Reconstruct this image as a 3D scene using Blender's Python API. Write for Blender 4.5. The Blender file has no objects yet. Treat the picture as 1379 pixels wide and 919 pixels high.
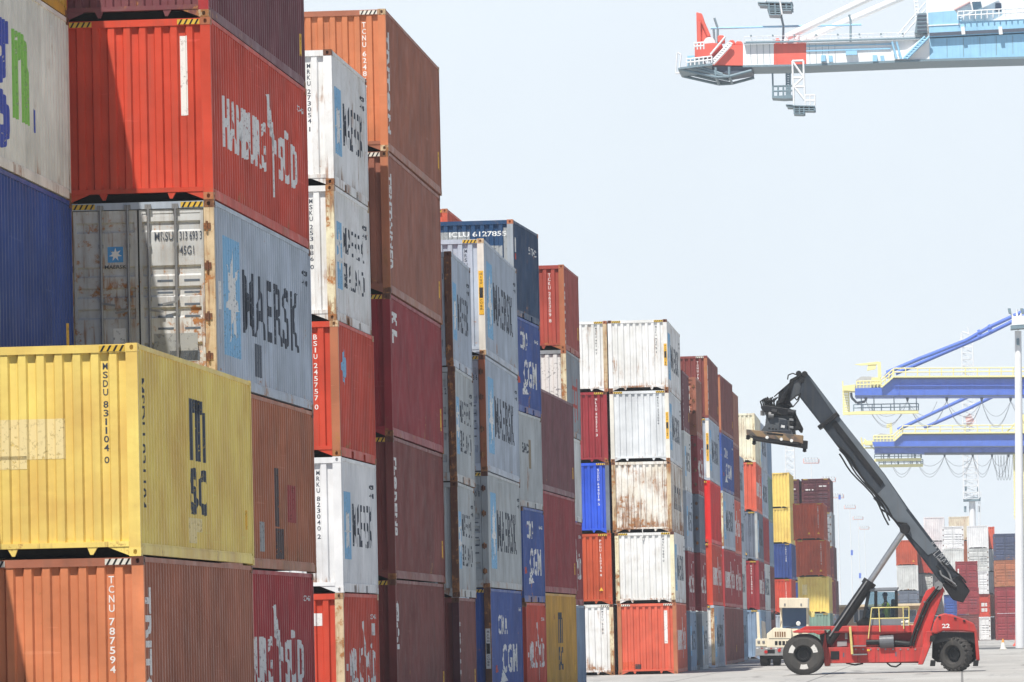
import bpy, bmesh, math, random
from mathutils import Vector, Matrix
random.seed(11)
SC = bpy.context.scene
COL = SC.collection
R = math.radians

# ------------------------------------------------------------------ camera (solved from the container sizes)
FPX, YAW, PIT, ROL, CH = 7593.23, .0781821, .0521418, .0223583, 1.7182
FW = Vector((-math.sin(YAW)*math.cos(PIT), math.cos(YAW)*math.cos(PIT), math.sin(PIT)))
RT = Vector((math.cos(YAW), math.sin(YAW), 0))
UP = Vector((math.sin(YAW)*math.sin(PIT), -math.cos(YAW)*math.sin(PIT), math.cos(PIT)))
def at(px, py, Y):
    """photo pixel (1379 x 919) -> world point at distance Y down the yard"""
    a, b = px-689.5, 459.5-py
    X, V = a*math.cos(ROL)+b*math.sin(ROL), -a*math.sin(ROL)+b*math.cos(ROL)
    d = FW*FPX+RT*X+UP*V
    return Vector((0, 0, CH))+d*(Y/d.y)
def make_camera():
    cd = bpy.data.cameras.new('camera'); o = bpy.data.objects.new('camera', cd); COL.objects.link(o)
    r = RT*math.cos(ROL)-UP*math.sin(ROL); u = RT*math.sin(ROL)+UP*math.cos(ROL)
    m = Matrix((r, u, -FW)).transposed().to_4x4(); m.translation = (0, 0, CH)
    o.matrix_world = m
    cd.sensor_width = 36; cd.lens = FPX/1379*36; cd.clip_start = 1; cd.clip_end = 20000
    SC.camera = o
make_camera()

# ------------------------------------------------------------------ mesh helpers
class MB:
    def __init__(s): s.v = []; s.f = []; s.m = []; s.cur = 0
    def add(s, vs, fs):
        n = len(s.v); s.v += [tuple(p) for p in vs]; s.f += [tuple(i+n for i in f) for f in fs]; s.m += [s.cur]*len(fs)
        return s
    def box(s, x0, x1, y0, y1, z0, z1):
        return s.add([(x0,y0,z0),(x1,y0,z0),(x1,y1,z0),(x0,y1,z0),(x0,y0,z1),(x1,y0,z1),(x1,y1,z1),(x0,y1,z1)],
                     [(0,3,2,1),(4,5,6,7),(0,1,5,4),(1,2,6,5),(2,3,7,6),(3,0,4,7)])
    def prism(s, poly, y0, y1):
        """poly of (x, z) pairs pushed out along y"""
        n = len(poly)
        vs = [(x, y0, z) for x, z in poly]+[(x, y1, z) for x, z in poly]
        return s.add(vs, [tuple(range(n)), tuple(range(2*n-1, n-1, -1))]+[(i, i+n, (i+1) % n+n, (i+1) % n) for i in range(n)])
    def tube(s, p, q, r, n=8, r2=None):
        p, q = Vector(p), Vector(q); d = q-p
        if d.length < 1e-6: return s
        d.normalize(); a = d.orthogonal().normalized(); b = d.cross(a)
        r2 = r if r2 is None else r2
        vs = [p+(a*math.cos(t)+b*math.sin(t))*r for t in [2*math.pi*i/n for i in range(n)]]
        vs += [q+(a*math.cos(t)+b*math.sin(t))*r2 for t in [2*math.pi*i/n for i in range(n)]]
        s.add(vs, [(i, (i+1) % n, (i+1) % n+n, i+n) for i in range(n)])
        return s.add(vs, [tuple(range(n-1, -1, -1)), tuple(range(n, 2*n))])   # caps keep their own corners
    def path(s, pts, r, n=6):
        for p, q in zip(pts, pts[1:]): s.tube(p, q, r, n)
        return s
    def bar(s, p, q, w, h):
        """square section bar between two points, w along y-ish, h the other way"""
        p, q = Vector(p), Vector(q); d = (q-p).normalized()
        a = Vector((0, 1, 0)) if abs(d.y) < .9 else Vector((1, 0, 0))
        a = (a-d*a.dot(d)).normalized(); b = d.cross(a)
        vs = [e+a*sx*w/2+b*sz*h/2 for e in (p, q) for sx, sz in ((-1,-1),(1,-1),(1,1),(-1,1))]
        return s.add(vs, [(3,2,1,0),(4,5,6,7)]+[(i,(i+1)%4,(i+1)%4+4,i+4) for i in range(4)])
    def lathe(s, prof, n=40, c=(0,0,0)):
        """prof of (radius, y); turned about the y axis"""
        k = len(prof); vs = []
        for i in range(n):
            t = 2*math.pi*i/n
            vs += [(c[0]+r*math.cos(t), c[1]+y, c[2]+r*math.sin(t)) for r, y in prof]
        fs = [(i*k+j, i*k+j+1, ((i+1) % n)*k+j+1, ((i+1) % n)*k+j) for i in range(n) for j in range(k-1)]
        return s.add(vs, fs)
    def mesh(s, name):
        me = bpy.data.meshes.new(name); me.from_pydata(s.v, [], s.f)
        me.materials.append(None)
        for _ in range(max(s.m) if s.m else 0): me.materials.append(None)
        me.polygons.foreach_set('material_index', s.m); me.update()
        return me
    def build(s, name, mat, parent=None, off=None, bevel=0, smooth=False):
        if off is not None: s.v = [(x-off[0], y-off[1], z-off[2]) for x, y, z in s.v]
        return link(name, s.mesh(name), mat, parent, bevel, smooth)
def link(name, me, mat, parent=None, bevel=0, smooth=False):
    o = bpy.data.objects.new(name, me); COL.objects.link(o); o.parent = parent
    for i, m in enumerate(mat if isinstance(mat, (list, tuple)) else [mat]):
        if i < len(o.material_slots):
            o.material_slots[i].link = 'OBJECT'; o.material_slots[i].material = m
    if smooth:
        me.polygons.foreach_set('use_smooth', [len(q.vertices) == 4 for q in me.polygons])
    if bevel:
        b = o.modifiers.new('bevel', 'BEVEL'); b.width = bevel; b.segments = 2; b.limit_method = 'ANGLE'
    return o
def thing(name, loc, label, cat, group=None, rz=0):
    o = bpy.data.objects.new(name, None); COL.objects.link(o); o.location = loc; o.rotation_euler = (0, 0, rz)
    o.empty_display_size = .3
    tag(o, label, cat, group); return o
def tag(o, label, cat, group=None):
    o['label'] = label; o['category'] = cat
    if group: o['group'] = group
    return o
def px(poly, Y): return [(p.x, p.z) for p in (at(a, b, Y) for a, b in poly)]

# ------------------------------------------------------------------ materials
def srgb(r, g, b):
    f = lambda c: (c/255/12.92 if c/255 <= .04045 else ((c/255+.055)/1.055)**2.4)
    return (f(r), f(g), f(b))
def vivid(c, k=1.03):
    l = .3*c[0]+.59*c[1]+.11*c[2]; return tuple(max(.006, l+(x-l)*k) for x in c)
_M = {}
class NT:
    def __init__(s, m): s.t = m.node_tree; s.t.nodes.clear()
    def n(s, typ, **kw):
        nd = s.t.nodes.new('ShaderNode'+typ)
        for k, v in kw.items():
            if k in nd.inputs.keys(): nd.inputs[k].default_value = v
            else: setattr(nd, k, v)
        return nd
    def l(s, a, b): s.t.links.new(a, b)
    def noise(s, vec, scale, detail=4, rough=.55):
        nd = s.n('TexNoise'); nd.inputs['Scale'].default_value = scale; nd.inputs['Detail'].default_value = detail
        nd.inputs['Roughness'].default_value = rough; s.l(vec, nd.inputs['Vector']); return nd.outputs['Fac']
    def ramp(s, fac, a, b, lo=0., hi=1.):
        nd = s.n('MapRange'); nd.inputs['From Min'].default_value = a; nd.inputs['From Max'].default_value = b
        nd.inputs['To Min'].default_value = lo; nd.inputs['To Max'].default_value = hi
        s.l(fac, nd.inputs['Value']); return nd.outputs['Result']
    def math(s, op, a, b):
        nd = s.n('Math', operation=op)
        for i, x in enumerate((a, b)):
            if isinstance(x, (int, float)): nd.inputs[i].default_value = x
            else: s.l(x, nd.inputs[i])
        return nd.outputs[0]
    def mix(s, fac, a, b):
        nd = s.n('Mix', data_type='RGBA')
        for i, x in ((0, fac), (6, a), (7, b)):
            if isinstance(x, (int, float)): nd.inputs[i].default_value = x
            elif isinstance(x, tuple): nd.inputs[i].default_value = (*x, 1)
            else: s.l(x, nd.inputs[i])
        return nd.outputs[2]
    def vec(s, src, scale):
        nd = s.n('Mapping'); nd.inputs['Scale'].default_value = scale; s.l(src, nd.inputs['Vector']); return nd.outputs[0]
def paint(name, rgb, rust=.1, dirt=.35, rough=.55, fade=.2, metal=0., bump=.42, scale=1., streaky=0.):
    """weathered paint: sun-faded patches, vertical grime, rust spots and runs, shallow dents"""
    if name in _M: return _M[name]
    m = bpy.data.materials.new(name); m.use_nodes = True; N = NT(m)
    tc = N.n('TexCoord'); oi = N.n('ObjectInfo')
    ad = N.n('VectorMath', operation='ADD'); N.l(tc.outputs['Object'], ad.inputs[0])
    mu = N.n('VectorMath', operation='SCALE'); mu.inputs[0].default_value = (37, 53, 71); N.l(oi.outputs['Random'], mu.inputs['Scale'])
    N.l(mu.outputs[0], ad.inputs[1]); v = ad.outputs[0]
    big = N.noise(v, .8*scale, 3)
    lo = tuple(c*(1-fade) for c in rgb); hi = tuple(min(.85, c*(1+fade)+.02*fade) for c in rgb)
    c = N.mix(N.ramp(big, .3, .7), lo, hi)
    patch = N.noise(v, 2.2*scale, 2)
    c = N.mix(N.ramp(patch, .6, .72, 0, .10+.3*rust), c, tuple(x*.62 for x in rgb))
    run = N.noise(N.vec(v, (7, 7, .28)), 1.0*scale, 5, .6)
    c = N.mix(N.ramp(run, .5, .85, 0, dirt), c, (.10, .085, .07))
    scr = N.math('MULTIPLY', N.ramp(N.noise(N.vec(v, (.9, .35, 17)), 1.0, 3, .5), .67, .70), N.ramp(N.noise(v, .7, 2), .5, .62, 0, .45))
    c = N.mix(scr, c, tuple(min(.75, x*1.25+.06) for x in rgb))
    if rust > 0:
        spot = N.noise(v, 6*scale, 8, .72); mask = N.noise(v, .9*scale, 4, .6)
        sz = N.n('SeparateXYZ'); N.l(tc.outputs['Object'], sz.inputs[0])
        mask = N.math('ADD', mask, N.ramp(sz.outputs['Z'], .55, .1, 0, .16))
        runs = N.noise(N.vec(v, (16, 16, .9)), 1.0*scale, 6, .65)
        sm = N.math('ADD', N.math('MULTIPLY', spot, .55), N.math('MULTIPLY', mask, .45))
        rm = N.math('ADD', N.math('MULTIPLY', runs, .55), N.math('MULTIPLY', mask, .45))
        t = .665-.215*rust
        a = N.ramp(sm, t+.10*streaky, t+.045+.10*streaky); b = N.ramp(rm, t+.01-.03*streaky, t+.09-.03*streaky, 0, .8+.1*streaky)
        f = N.math('MAXIMUM', a, b)
        wash = N.math('MAXIMUM', N.ramp(sm, t-.07, t+.04, 0, .4), N.ramp(rm, t-.06, t+.05, 0, .5))
        c = N.mix(N.math('MULTIPLY', wash, min(.7, .15+.6*rust)), c, (.30, .185, .085))
        rc = N.mix(N.ramp(spot, .35, .65), (.12, .045, .02), (.40, .175, .06))
        c = N.mix(f, c, rc)
    p = N.n('BsdfPrincipled'); N.l(c, p.inputs['Base Color'])
    p.inputs['Metallic'].default_value = metal; p.inputs['Specular IOR Level'].default_value = .28
    N.l(N.ramp(patch, .3, .7, rough-.08, rough+.12), p.inputs['Roughness'])
    if bump:
        bp = N.n('Bump'); bp.inputs['Strength'].default_value = bump; bp.inputs['Distance'].default_value = .03
        N.l(N.noise(v, 2.6*scale, 3), bp.inputs['Height']); N.l(bp.outputs[0], p.inputs['Normal'])
    o = N.n('OutputMaterial'); N.l(p.outputs[0], o.inputs[0])
    _M[name] = m; return m
def plain(name, rgb, rough=.55, metal=0., spec=.3):
    if name in _M: return _M[name]
    m = bpy.data.materials.new(name); m.use_nodes = True; N = NT(m)
    tc = N.n('TexCoord'); nz = N.noise(tc.outputs['Object'], 9, 4)
    c = N.mix(N.ramp(nz, .3, .7), tuple(x*.86 for x in rgb), tuple(min(.9, x*1.08) for x in rgb))
    p = N.n('BsdfPrincipled'); N.l(c, p.inputs['Base Color']); p.inputs['Roughness'].default_value = rough
    p.inputs['Metallic'].default_value = metal; p.inputs['Specular IOR Level'].default_value = spec
    o = N.n('OutputMaterial'); N.l(p.outputs[0], o.inputs[0]); _M[name] = m; return m
def ink(name, rgb, base=0.):
    """lettering paint, worn away in flecks so the wall shows a little"""
    if name in _M: return _M[name]
    m = bpy.data.materials.new(name); m.use_nodes = True; N = NT(m)
    tc = N.n('TexCoord'); v = tc.outputs['Object']
    nz = N.noise(v, 14, 6, .7); n2 = N.noise(v, 1.7, 2)
    wear = N.math('MAXIMUM', N.math('MULTIPLY', N.ramp(nz, .54, .64), N.ramp(n2, .35, .6, 0, .9)), base)
    p = N.n('BsdfPrincipled'); p.inputs['Base Color'].default_value = (*rgb, 1); p.inputs['Roughness'].default_value = .6
    tr = N.n('BsdfTransparent'); mx = N.n('MixShader'); N.l(wear, mx.inputs[0]); N.l(p.outputs[0], mx.inputs[1]); N.l(tr.outputs[0], mx.inputs[2])
    o = N.n('OutputMaterial'); N.l(mx.outputs[0], o.inputs[0]); _M[name] = m; return m
def glass(name, tint=(.55, .68, .75), clear=.62, body=(.05, .08, .12, 1)):
    if name in _M: return _M[name]
    m = bpy.data.materials.new(name); m.use_nodes = True; N = NT(m)
    tr = N.n('BsdfTransparent'); tr.inputs[0].default_value = (*tint, 1)
    g = N.n('BsdfPrincipled'); g.inputs['Base Color'].default_value = body; g.inputs['Roughness'].default_value = .06
    lw = N.n('LayerWeight'); lw.inputs[0].default_value = .25
    mx = N.n('MixShader'); N.l(N.ramp(lw.outputs['Facing'], 0, 1, 1-clear, 1), mx.inputs[0]); N.l(tr.outputs[0], mx.inputs[1]); N.l(g.outputs[0], mx.inputs[2])
    o = N.n('OutputMaterial'); N.l(mx.outputs[0], o.inputs[0]); _M[name] = m; return m
HAZE, SUN_E, SKY_S, DUST, EXPO = .0002, 5.0, .07, .4, .38
VEIL, GR = .755, .92
# ------------------------------------------------------------------ container kit (right face x=0, front face y=0)
W = 2.438
HC, SD = 2.908, 2.603            # built height, high cube / standard
PITCH = {HC: 2.912, SD: 2.607}
_K = {}
def cached(key, fn):
    if key not in _K: _K[key] = fn()
    return _K[key]
PST = .165                        # front post width
def side_profile(L):
    a, b = .115, L-.115; n = round((b-a-.07)/.278); p = (b-a-.07)/n
    pts = []
    for i in range(n):
        u = a+i*p
        pts += [(u, .016), (u+.07, .016), (u+.07+.05*p/.278, .058), (u+p-.05*p/.278, .058)]
    pts += [(a+n*p, .016), (b, .016)]
    return pts
def end_profile():
    a, b = -W+PST, -PST; n = 8; p = (b-a-.10)/n; pts = []
    for i in range(n):
        u = a+i*p
        pts += [(u, .060), (u+.098, .060), (u+.098+.026, .014), (u+p-.026, .014)]
    return pts+[(a+n*p, .060), (b, .060)]
def depth(prof, u):
    for (a, d), (b, e) in zip(prof, prof[1:]):
        if a <= u <= b: return d if b-a < 1e-9 else d+(e-d)*(u-a)/(b-a)
    return prof[0][1] if u < prof[0][0] else prof[-1][1]
def strip(prof, z0, z1, f):
    m = MB(); n = len(prof)
    m.add([f(u, d, z) for z in (z0, z1) for u, d in prof], [(i, i+1, n+i+1, n+i) for i in range(n-1)])
    return m
def casting(sx, sy, sz, H, L):
    """corner casting with an oval hole in its end and its side face"""
    m = MB(); w, l, h = .162, .178, .118
    T = lambda x, y, z: ((-W/2+sx*(W/2-x)), (y if sy < 0 else L-y), (z if sz < 0 else H-z))
    def face(P, a, b, ra, rb):
        o = [P(0,0,0), P(a/2,0,0), P(a,0,0), P(a,b/2,0), P(a,b,0), P(a/2,b,0), P(0,b,0), P(0,b/2,0)]
        ang = [225, 270, 315, 0, 45, 90, 135, 180]
        hole = [(a/2+ra*math.copysign(min(1, abs(math.cos(R(t)))*1.2), math.cos(R(t))), b/2+rb*math.sin(R(t))) for t in ang]
        i = [P(u, v, 0) for u, v in hole]; k = [P(u, v, .04) for u, v in hole]
        vs = [T(*q) for q in o+i+k]
        m.add(vs, [(j, (j+1) % 8, (j+1) % 8+8, j+8) for j in range(8)]+[(j+8, (j+1) % 8+8, (j+1) % 8+16, j+16) for j in range(8)]+[tuple(range(16, 24))])
    face(lambda u, v, d: (u, d, v), w, h, .026, .036)       # end face
    face(lambda u, v, d: (d, u, v), l, h, .036, .03)        # side face
    q = [T(*p) for p in ((0,0,0),(w,0,0),(w,l,0),(0,l,0),(0,0,h),(w,0,h),(w,l,h),(0,l,h))]
    m.add(q, [(0,1,2,3),(4,5,6,7),(1,2,6,5),(2,3,7,6)])
    return m.mesh('corner_casting')
def frame_mesh(L, H, door, cast):
    m = MB(); c = .118; e = .004
    for x0, x1 in ((-PST, -e), (-W+e, -W+PST)):
        m.box(x0, x1, L-.11, L-e, c, H-c)
    for x0, x1 in ((-.07, -e*1.5), (-W+e*1.5, -W+.07)):
        m.box(x0, x1, .178, L-.178, H-.075, H-.008)
        if L < 8:
            for y0, y1 in ((.178, 1.84), (2.2, L-2.2), (L-1.84, L-.178)): m.box(x0, x1, y0, y1, .016, .150)
            m.box(x0, x1, .178, L-.178, .1502, .185)
        else:
            m.box(x0-.02, x1, .178, L-.178, .022, .15); m.box(x0, x1-.012, .178, L-.178, .1502, .182)
    m.box(-W+.162, -.162, .002, .09, H-.122, H-.012)
    m.box(-W+.162, -.162, L-.09, L-.002, H-.122, H-.012)
    z0 = .132 if not door else .02
    m.box(-W+PST, -PST, -.004, .12, z0, .205); m.box(-W+PST, -PST, L-.12, L-.004, .1, .205)
    if not door:
        for s in (0, 1):
            X = lambda x: -x if s == 0 else -W+x
            m.prism([(X(.162), .01), (X(.162), .131), (X(.46), .131)], .006, .03)
            m.prism([(X(.74), .1315), (X(.70), .03), (X(.66), .03), (X(.60), .1315)], .004, .05)
    if not cast:
        for x0, x1 in ((-.162, 0), (-W, -W+.162)):
            for y0, y1 in ((0, .178), (L-.178, L)):
                m.box(x0, x1, y0, y1, 0, c); m.box(x0, x1, y0, y1, H-c, H)
    return m.mesh('frame')
def post_mesh(H, k):
    x0, x1 = ((-PST, -.004), (-W+.004, -W+PST))[k]; return MB().box(x0, x1, .004, .11, .118, H-.118).mesh('corner_post')
def hazard_mesh(H, k):
    m = MB(); z0, z1 = H-.108, H-.026; y = -.003
    for x0, s in (((-.17, -1), (-W+.17, 1))[k],):
        a, b = sorted((x0, x0+s*.36)); m.cur = 0; m.box(a, b, y, .001, z0, z1); m.cur = 1
        for k in range(4):
            u = a+.015+k*.087; m.add([(u, y-.002, z0), (u+.03, y-.002, z0), (u+.075, y-.002, z1), (u+.045, y-.002, z1)], [(0,1,2,3)])
    return m.mesh('hazard_stripe')
def door_parts(H):
    """one leaf as a panel with pressed bands, hinged on the right; mirrored for the left"""
    out = {}
    z0, z1 = .21, H-.135; h = z1-z0; pr = [(z0, .03)]
    for k in (.14, .36, .49, .62, .895):
        z = z0+h*k; pr += [(z-.085, .03), (z-.055, .062), (z+.055, .062), (z+.085, .03)]
    pr += [(z1, .03)]
    for side in (0, 1):
        X = lambda x: x if side == 0 else -W-x
        m = MB(); xa, xb = X(-W/2+.012), X(-PST-.01); n = len(pr)
        m.add([(xa, d, z) for z, d in pr]+[(xb, d, z) for z, d in pr], [(i, i+1, n+i+1, n+i) for i in range(n-1)])
        a, b = sorted((xa, xb)); m.box(a, a+.05, .022, .07, z0, z1); m.box(b-.05, b, .022, .07, z0, z1)
        m.box(a+.05, b-.05, .022, .07, z0, z0+.06); m.box(a+.05, b-.05, .022, .07, z1-.06, z1)
        out['door', side] = m.mesh('door')
        for k, x in enumerate((-W/2+.165, -W/2+.6)):
            b = MB(); x = X(x); b.tube((x, -.012, .08), (x, -.012, H-.05), .023)
            for z in (.10, H-.09): b.box(x-.05, x+.05, -.03, .01, z-.04, z+.04)
            for z in (.6, 1.35, H-.7): b.box(x-.035, x+.035, -.025, .03, z-.03, z+.03)
            out['bar', side, k] = b.mesh('locking_bar')
            g = MB(); d = .22*(1 if side else -1)*(1 if k else -1)
            g.bar((x, -.035, 1.18+.12*k), (x+d, -.035, 1.14+.12*k), .016, .035)
            out['handle', side, k] = g.mesh('handle')
        for k, z in enumerate((.42, 1.05, H-1.05, H-.42)):
            g = MB(); x = X(-PST-.0); g.box(min(x, X(-PST+.11)), max(x, X(-PST+.11)), -.012, .01, z-.05, z+.05); g.tube((X(-PST+.05), -.016, z-.08), (X(-PST+.05), -.016, z+.08), .02)
            out['hinge', side, k] = g.mesh('hinge')
    g = MB(); g.box(-W/2-.012, -W/2+.012, .015, .06, z0, z1); out['gasket'] = g.mesh('gasket')
    return out
# ------------------------------------------------------------------ lettering
_G = {}
def glyphs(s, bold=.0, gap=1.):
    """text as triangles, normalised to a unit box -> (verts 2D, faces, aspect)"""
    key = (s, bold, gap)
    if key in _G: return _G[key]
    cu = bpy.data.curves.new('t', 'FONT'); cu.body = s; cu.size = 1; cu.offset = bold; cu.space_character = gap; cu.fill_mode = 'FRONT'; cu.resolution_u = 3
    o = bpy.data.objects.new('t', cu); COL.objects.link(o)
    me = bpy.data.meshes.new_from_object(o.evaluated_get(bpy.context.evaluated_depsgraph_get()))
    vs = [(v.co.x, v.co.y) for v in me.vertices]; fs = [tuple(p.vertices) for p in me.polygons]
    bpy.data.objects.remove(o); bpy.data.curves.remove(cu); bpy.data.meshes.remove(me)
    x0, x1 = min(v[0] for v in vs), max(v[0] for v in vs); y0, y1 = min(v[1] for v in vs), max(v[1] for v in vs)
    vs = [((x-x0)/(x1-x0), (y-y0)/(y1-y0)) for x, y in vs]
    _G[key] = (vs, fs, (x1-x0)/(y1-y0)); return _G[key]
class Flat:
    """2D artwork (u along the wall, w up), later pressed onto a corrugated wall"""
    def __init__(s): s.v = []; s.f = []
    def poly(s, pts):
        n = len(s.v); s.v += pts; s.f.append(tuple(range(n, n+len(pts)))); return s
    def rect(s, u0, u1, w0, w1): return s.poly([(u0,w0),(u1,w0),(u1,w1),(u0,w1)])
    def text(s, t, u0, u1, w0, w1, bold=.02, rot=0, gap=1.):
        vs, fs, _ = glyphs(t, bold, gap); n = len(s.v)
        if rot: vs = [(b, 1-a) for a, b in vs]
        s.v += [(u0+a*(u1-u0), w0+b*(w1-w0)) for a, b in vs]; s.f += [tuple(i+n for i in f) for f in fs]; return s
    def star(s, cu, cw, ru, rw, n=7, inner=.42):
        pts = []
        for i in range(2*n):
            t = math.pi/2+math.pi*i/n; k = 1 if i % 2 == 0 else inner
            pts.append((cu+ru*k*math.cos(t), cw+rw*k*math.sin(t)))
        for i in range(2*n): s.poly([(cu, cw), pts[i], pts[(i+1) % (2*n)]])
        return s
    def press(s, name, prof, f, lift=.004):
        bm = bmesh.new(); vs = [bm.verts.new((u, 0, w)) for u, w in s.v]
        for q in s.f:
            try: bm.faces.new([vs[i] for i in q])
            except ValueError: pass
        lo, hi = min(p[0] for p in s.v), max(p[0] for p in s.v)
        for u, _ in prof:
            if lo < u < hi:
                bmesh.ops.bisect_plane(bm, geom=bm.verts[:]+bm.edges[:]+bm.faces[:], dist=1e-5, plane_co=(u, 0, 0), plane_no=(1, 0, 0))
        for v in bm.verts: v.co = f(v.co.x, depth(prof, v.co.x)-lift, v.co.z)
        me = bpy.data.meshes.new(name); bm.to_mesh(me); bm.free(); me.materials.append(None); return me
NAVY, WHITE, SKYB, YEL, REDI, BLK, GRN, BLUI = (ink('navy_lettering', (.03, .042, .065), .08), ink('white_lettering', (.74, .74, .72), .02), ink('light_blue_emblem', (.24, .50, .74), .1),
    ink('yellow_sticker', (.75, .42, .03)), ink('red_lettering', (.5, .06, .04)), ink('black_lettering', (.02, .02, .02)), ink('green_lettering', (.22, .5, .08)), ink('blue_lettering', (.04, .07, .38)))
def side_art(kind, L, H):
    """-> list of (part name, Flat, ink, lift)"""
    A = []; big = L > 8
    def F(name, inkm, lift=.004): f = Flat(); A.append((name, f, inkm, lift)); return f
    if kind.startswith('star'):
        two = kind.endswith('2')
        if big:
            F('emblem', SKYB, .003).rect(1.15, 3.05, .5, 2.42); F('emblem_star', WHITE, .006).star(2.1, 1.46, .8, .82)
            F('lettering', NAVY).text('MAERSK', 3.4, 10.5, .95, 2.02, .016, 0, 1.1)
        else:
            F('emblem', SKYB, .003).rect(.5, 1.65 if not two else 1.3, .65, 1.95); F('emblem_star', WHITE, .006).star(1.07 if not two else .9, 1.3, .45, .55)
            f = F('lettering', NAVY)
            if two: f.text('MAERSK', 1.55, 5.1, 1.4, 1.92, .005, 0, 1.2); f.text('SEALAND', 1.55, 5.1, .72, 1.22, .005, 0, 1.2)
            else: f.text('MAERSK', 1.95, 5.3, .9, 1.75, .012, 0, 1.12)
        f = F('marking', NAVY)
        for k, s in enumerate(('MRSU', '45G1')): f.text(s, L-1.15+.1*k, L-.45, H-.52-.17*k, H-.42-.17*k)
    elif kind == 'hamburg':
        f = F('lettering', WHITE)
        u0, u1 = (1.45, 10.8) if big else (.55, 5.5); d = u1-u0; w = .95 if big else .8; h = .85 if big else .75
        f.text('HAMBURG', u0, u0+d*.56, w, w+h, .022, 0, 1.05); f.text('SÜD', u0+d*.73, u1, w, w+h*1.12, .024, 0, 1.05)
        c = u0+d*.645; q = d*.05
        f.poly([(c-q*.25, w-.35), (c+q*.25, w-.35), (c+q*.2, w+h+.1), (c-q*.2, w+h+.1)])
        f.poly([(c-q*1.2, w+h+.12), (c+q*1.1, w+h*.72), (c+q*1.1, w+h*.42), (c-q*.2, w+h*.7)])
        f.poly([(c-q*1.6, w+h+.5), (c-q*.6, w+h+.55), (c-q*.1, w+h*.9), (c-q*1.0, w+h*.95)])
        F('marking', WHITE).text('SUDU 45G1', L-1.3, L-.4, H-.5, H-.4)
    elif kind == 'm':
        f = F('lettering', NAVY)
        f.rect(5.1, 5.62, 1.46, 2.36).rect(5.84, 6.3, 1.46, 2.36).rect(6.5, 6.95, 1.46, 2.2).rect(5.62, 6.7, 2.16, 2.36)
        f.text('S', 5.1, 5.95, .66, 1.36, .05); f.text('C', 6.08, 6.95, .66, 1.36, .05)
        f.text('MSDU 831104', .55, .68, .65, 2.45, .01, 1); F('sticker', YEL).rect(11.35, 11.6, .55, .85)
    elif kind == 'cgm':
        f = F('lettering', WHITE)
        u0, u1 = (1.4, 10.8) if big else (.5, 5.5); d = u1-u0
        f.text('CMA', u0+d*.16, u0+d*.52, 1.75, 2.25, .01, 0, 1.2); f.text('CGM', u0+d*.3, u0+d*.92, .75, 1.5, .02, 0, 1.2)
        f.poly([(u0+d*.2, .5), (u0+d*.5, .55), (u0+d*.3, .85)])
        F('emblem', REDI).poly([(u0+d*.02, .78), (u0+d*.11, .8), (u0+d*.08, .98), (u0+d*.015, .96)])
        F('marking', WHITE).text('CMAU 45G1', L-1.3, L-.4, H-.55, H-.44)
    elif kind in ('triton', 'caisma', 'florens', 'textainer'):
        s = {'triton': 'TRITON', 'caisma': 'CAI', 'florens': 'FLORENS', 'textainer': 'TEXTAINER'}[kind]
        hgt = {'triton': 2.1, 'caisma': 1.0, 'florens': 1.6, 'textainer': 2.0}[kind]
        F('lettering', WHITE).text(s, .3, .74 if big else .52, H-.42-hgt, H-.42, .03, 1)
        F('sticker', YEL).rect(L-.62, L-.38, .55, .95)
    elif kind == 'kl': F('lettering', WHITE).text('K', .5, 1.5, H-.62, H-.34, .06, 1).text('L', .5, 1.5, H-.98, H-.7, .06, 1); F('sticker', YEL).rect(L-.5, L-.3, .5, 1.0)
    elif kind == 'eac': F('lettering', NAVY).text('EAC', 1.0, 2.6, 1.5, 1.78, .04); F('plate', plain('rusty_plate', (.25, .2, .13))).rect(2.75, 3.2, 1.1, 1.9)
    elif kind == 'gn':
        F('lettering', BLUI).text('g', 4.9, 6.6, .3, 2.25, .03).rect(8.72, 8.95, .8, 1.15); F('lettering', GRN).text('n', 6.85, 8.4, .86, 2.22, .05)
    elif kind == 'redmark':
        f = F('lettering', REDI)
        f.rect(2.6, 4.9, 1.5, 1.62).rect(2.6, 2.8, .5, 1.9).rect(3.6, 3.8, .5, 1.5).rect(4.7, 4.9, .6, 1.9).rect(3.0, 4.6, .95, 1.06)
    elif kind == 'sticker': F('sticker', YEL).rect(L-.62, L-.42, .6, .95)
    elif kind == 'diamond': F('emblem', SKYB).poly([(.55, 1.75), (1.0, 1.4), (1.45, 1.75), (1.0, 2.1)])
    elif kind == 'dark':
        F('lettering', WHITE).text('SITC', 3.8, 5.6, 1.9, 2.1).rect(.45, .9, 1.75, 2.15); F('marking', REDI).rect(.5, .85, 1.55, 1.72)
    elif kind == 'worn':
        f = F('lettering', NAVY)
        for k in range(7): f.rect(3.2+k*1.05, 3.5+k*1.05, 1.0, 2.0); f.rect(3.5+k*1.05, 3.95+k*1.05, 1.0+.7*(k % 2), 1.25+.7*(k % 2))
    return A
P = {}
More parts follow.
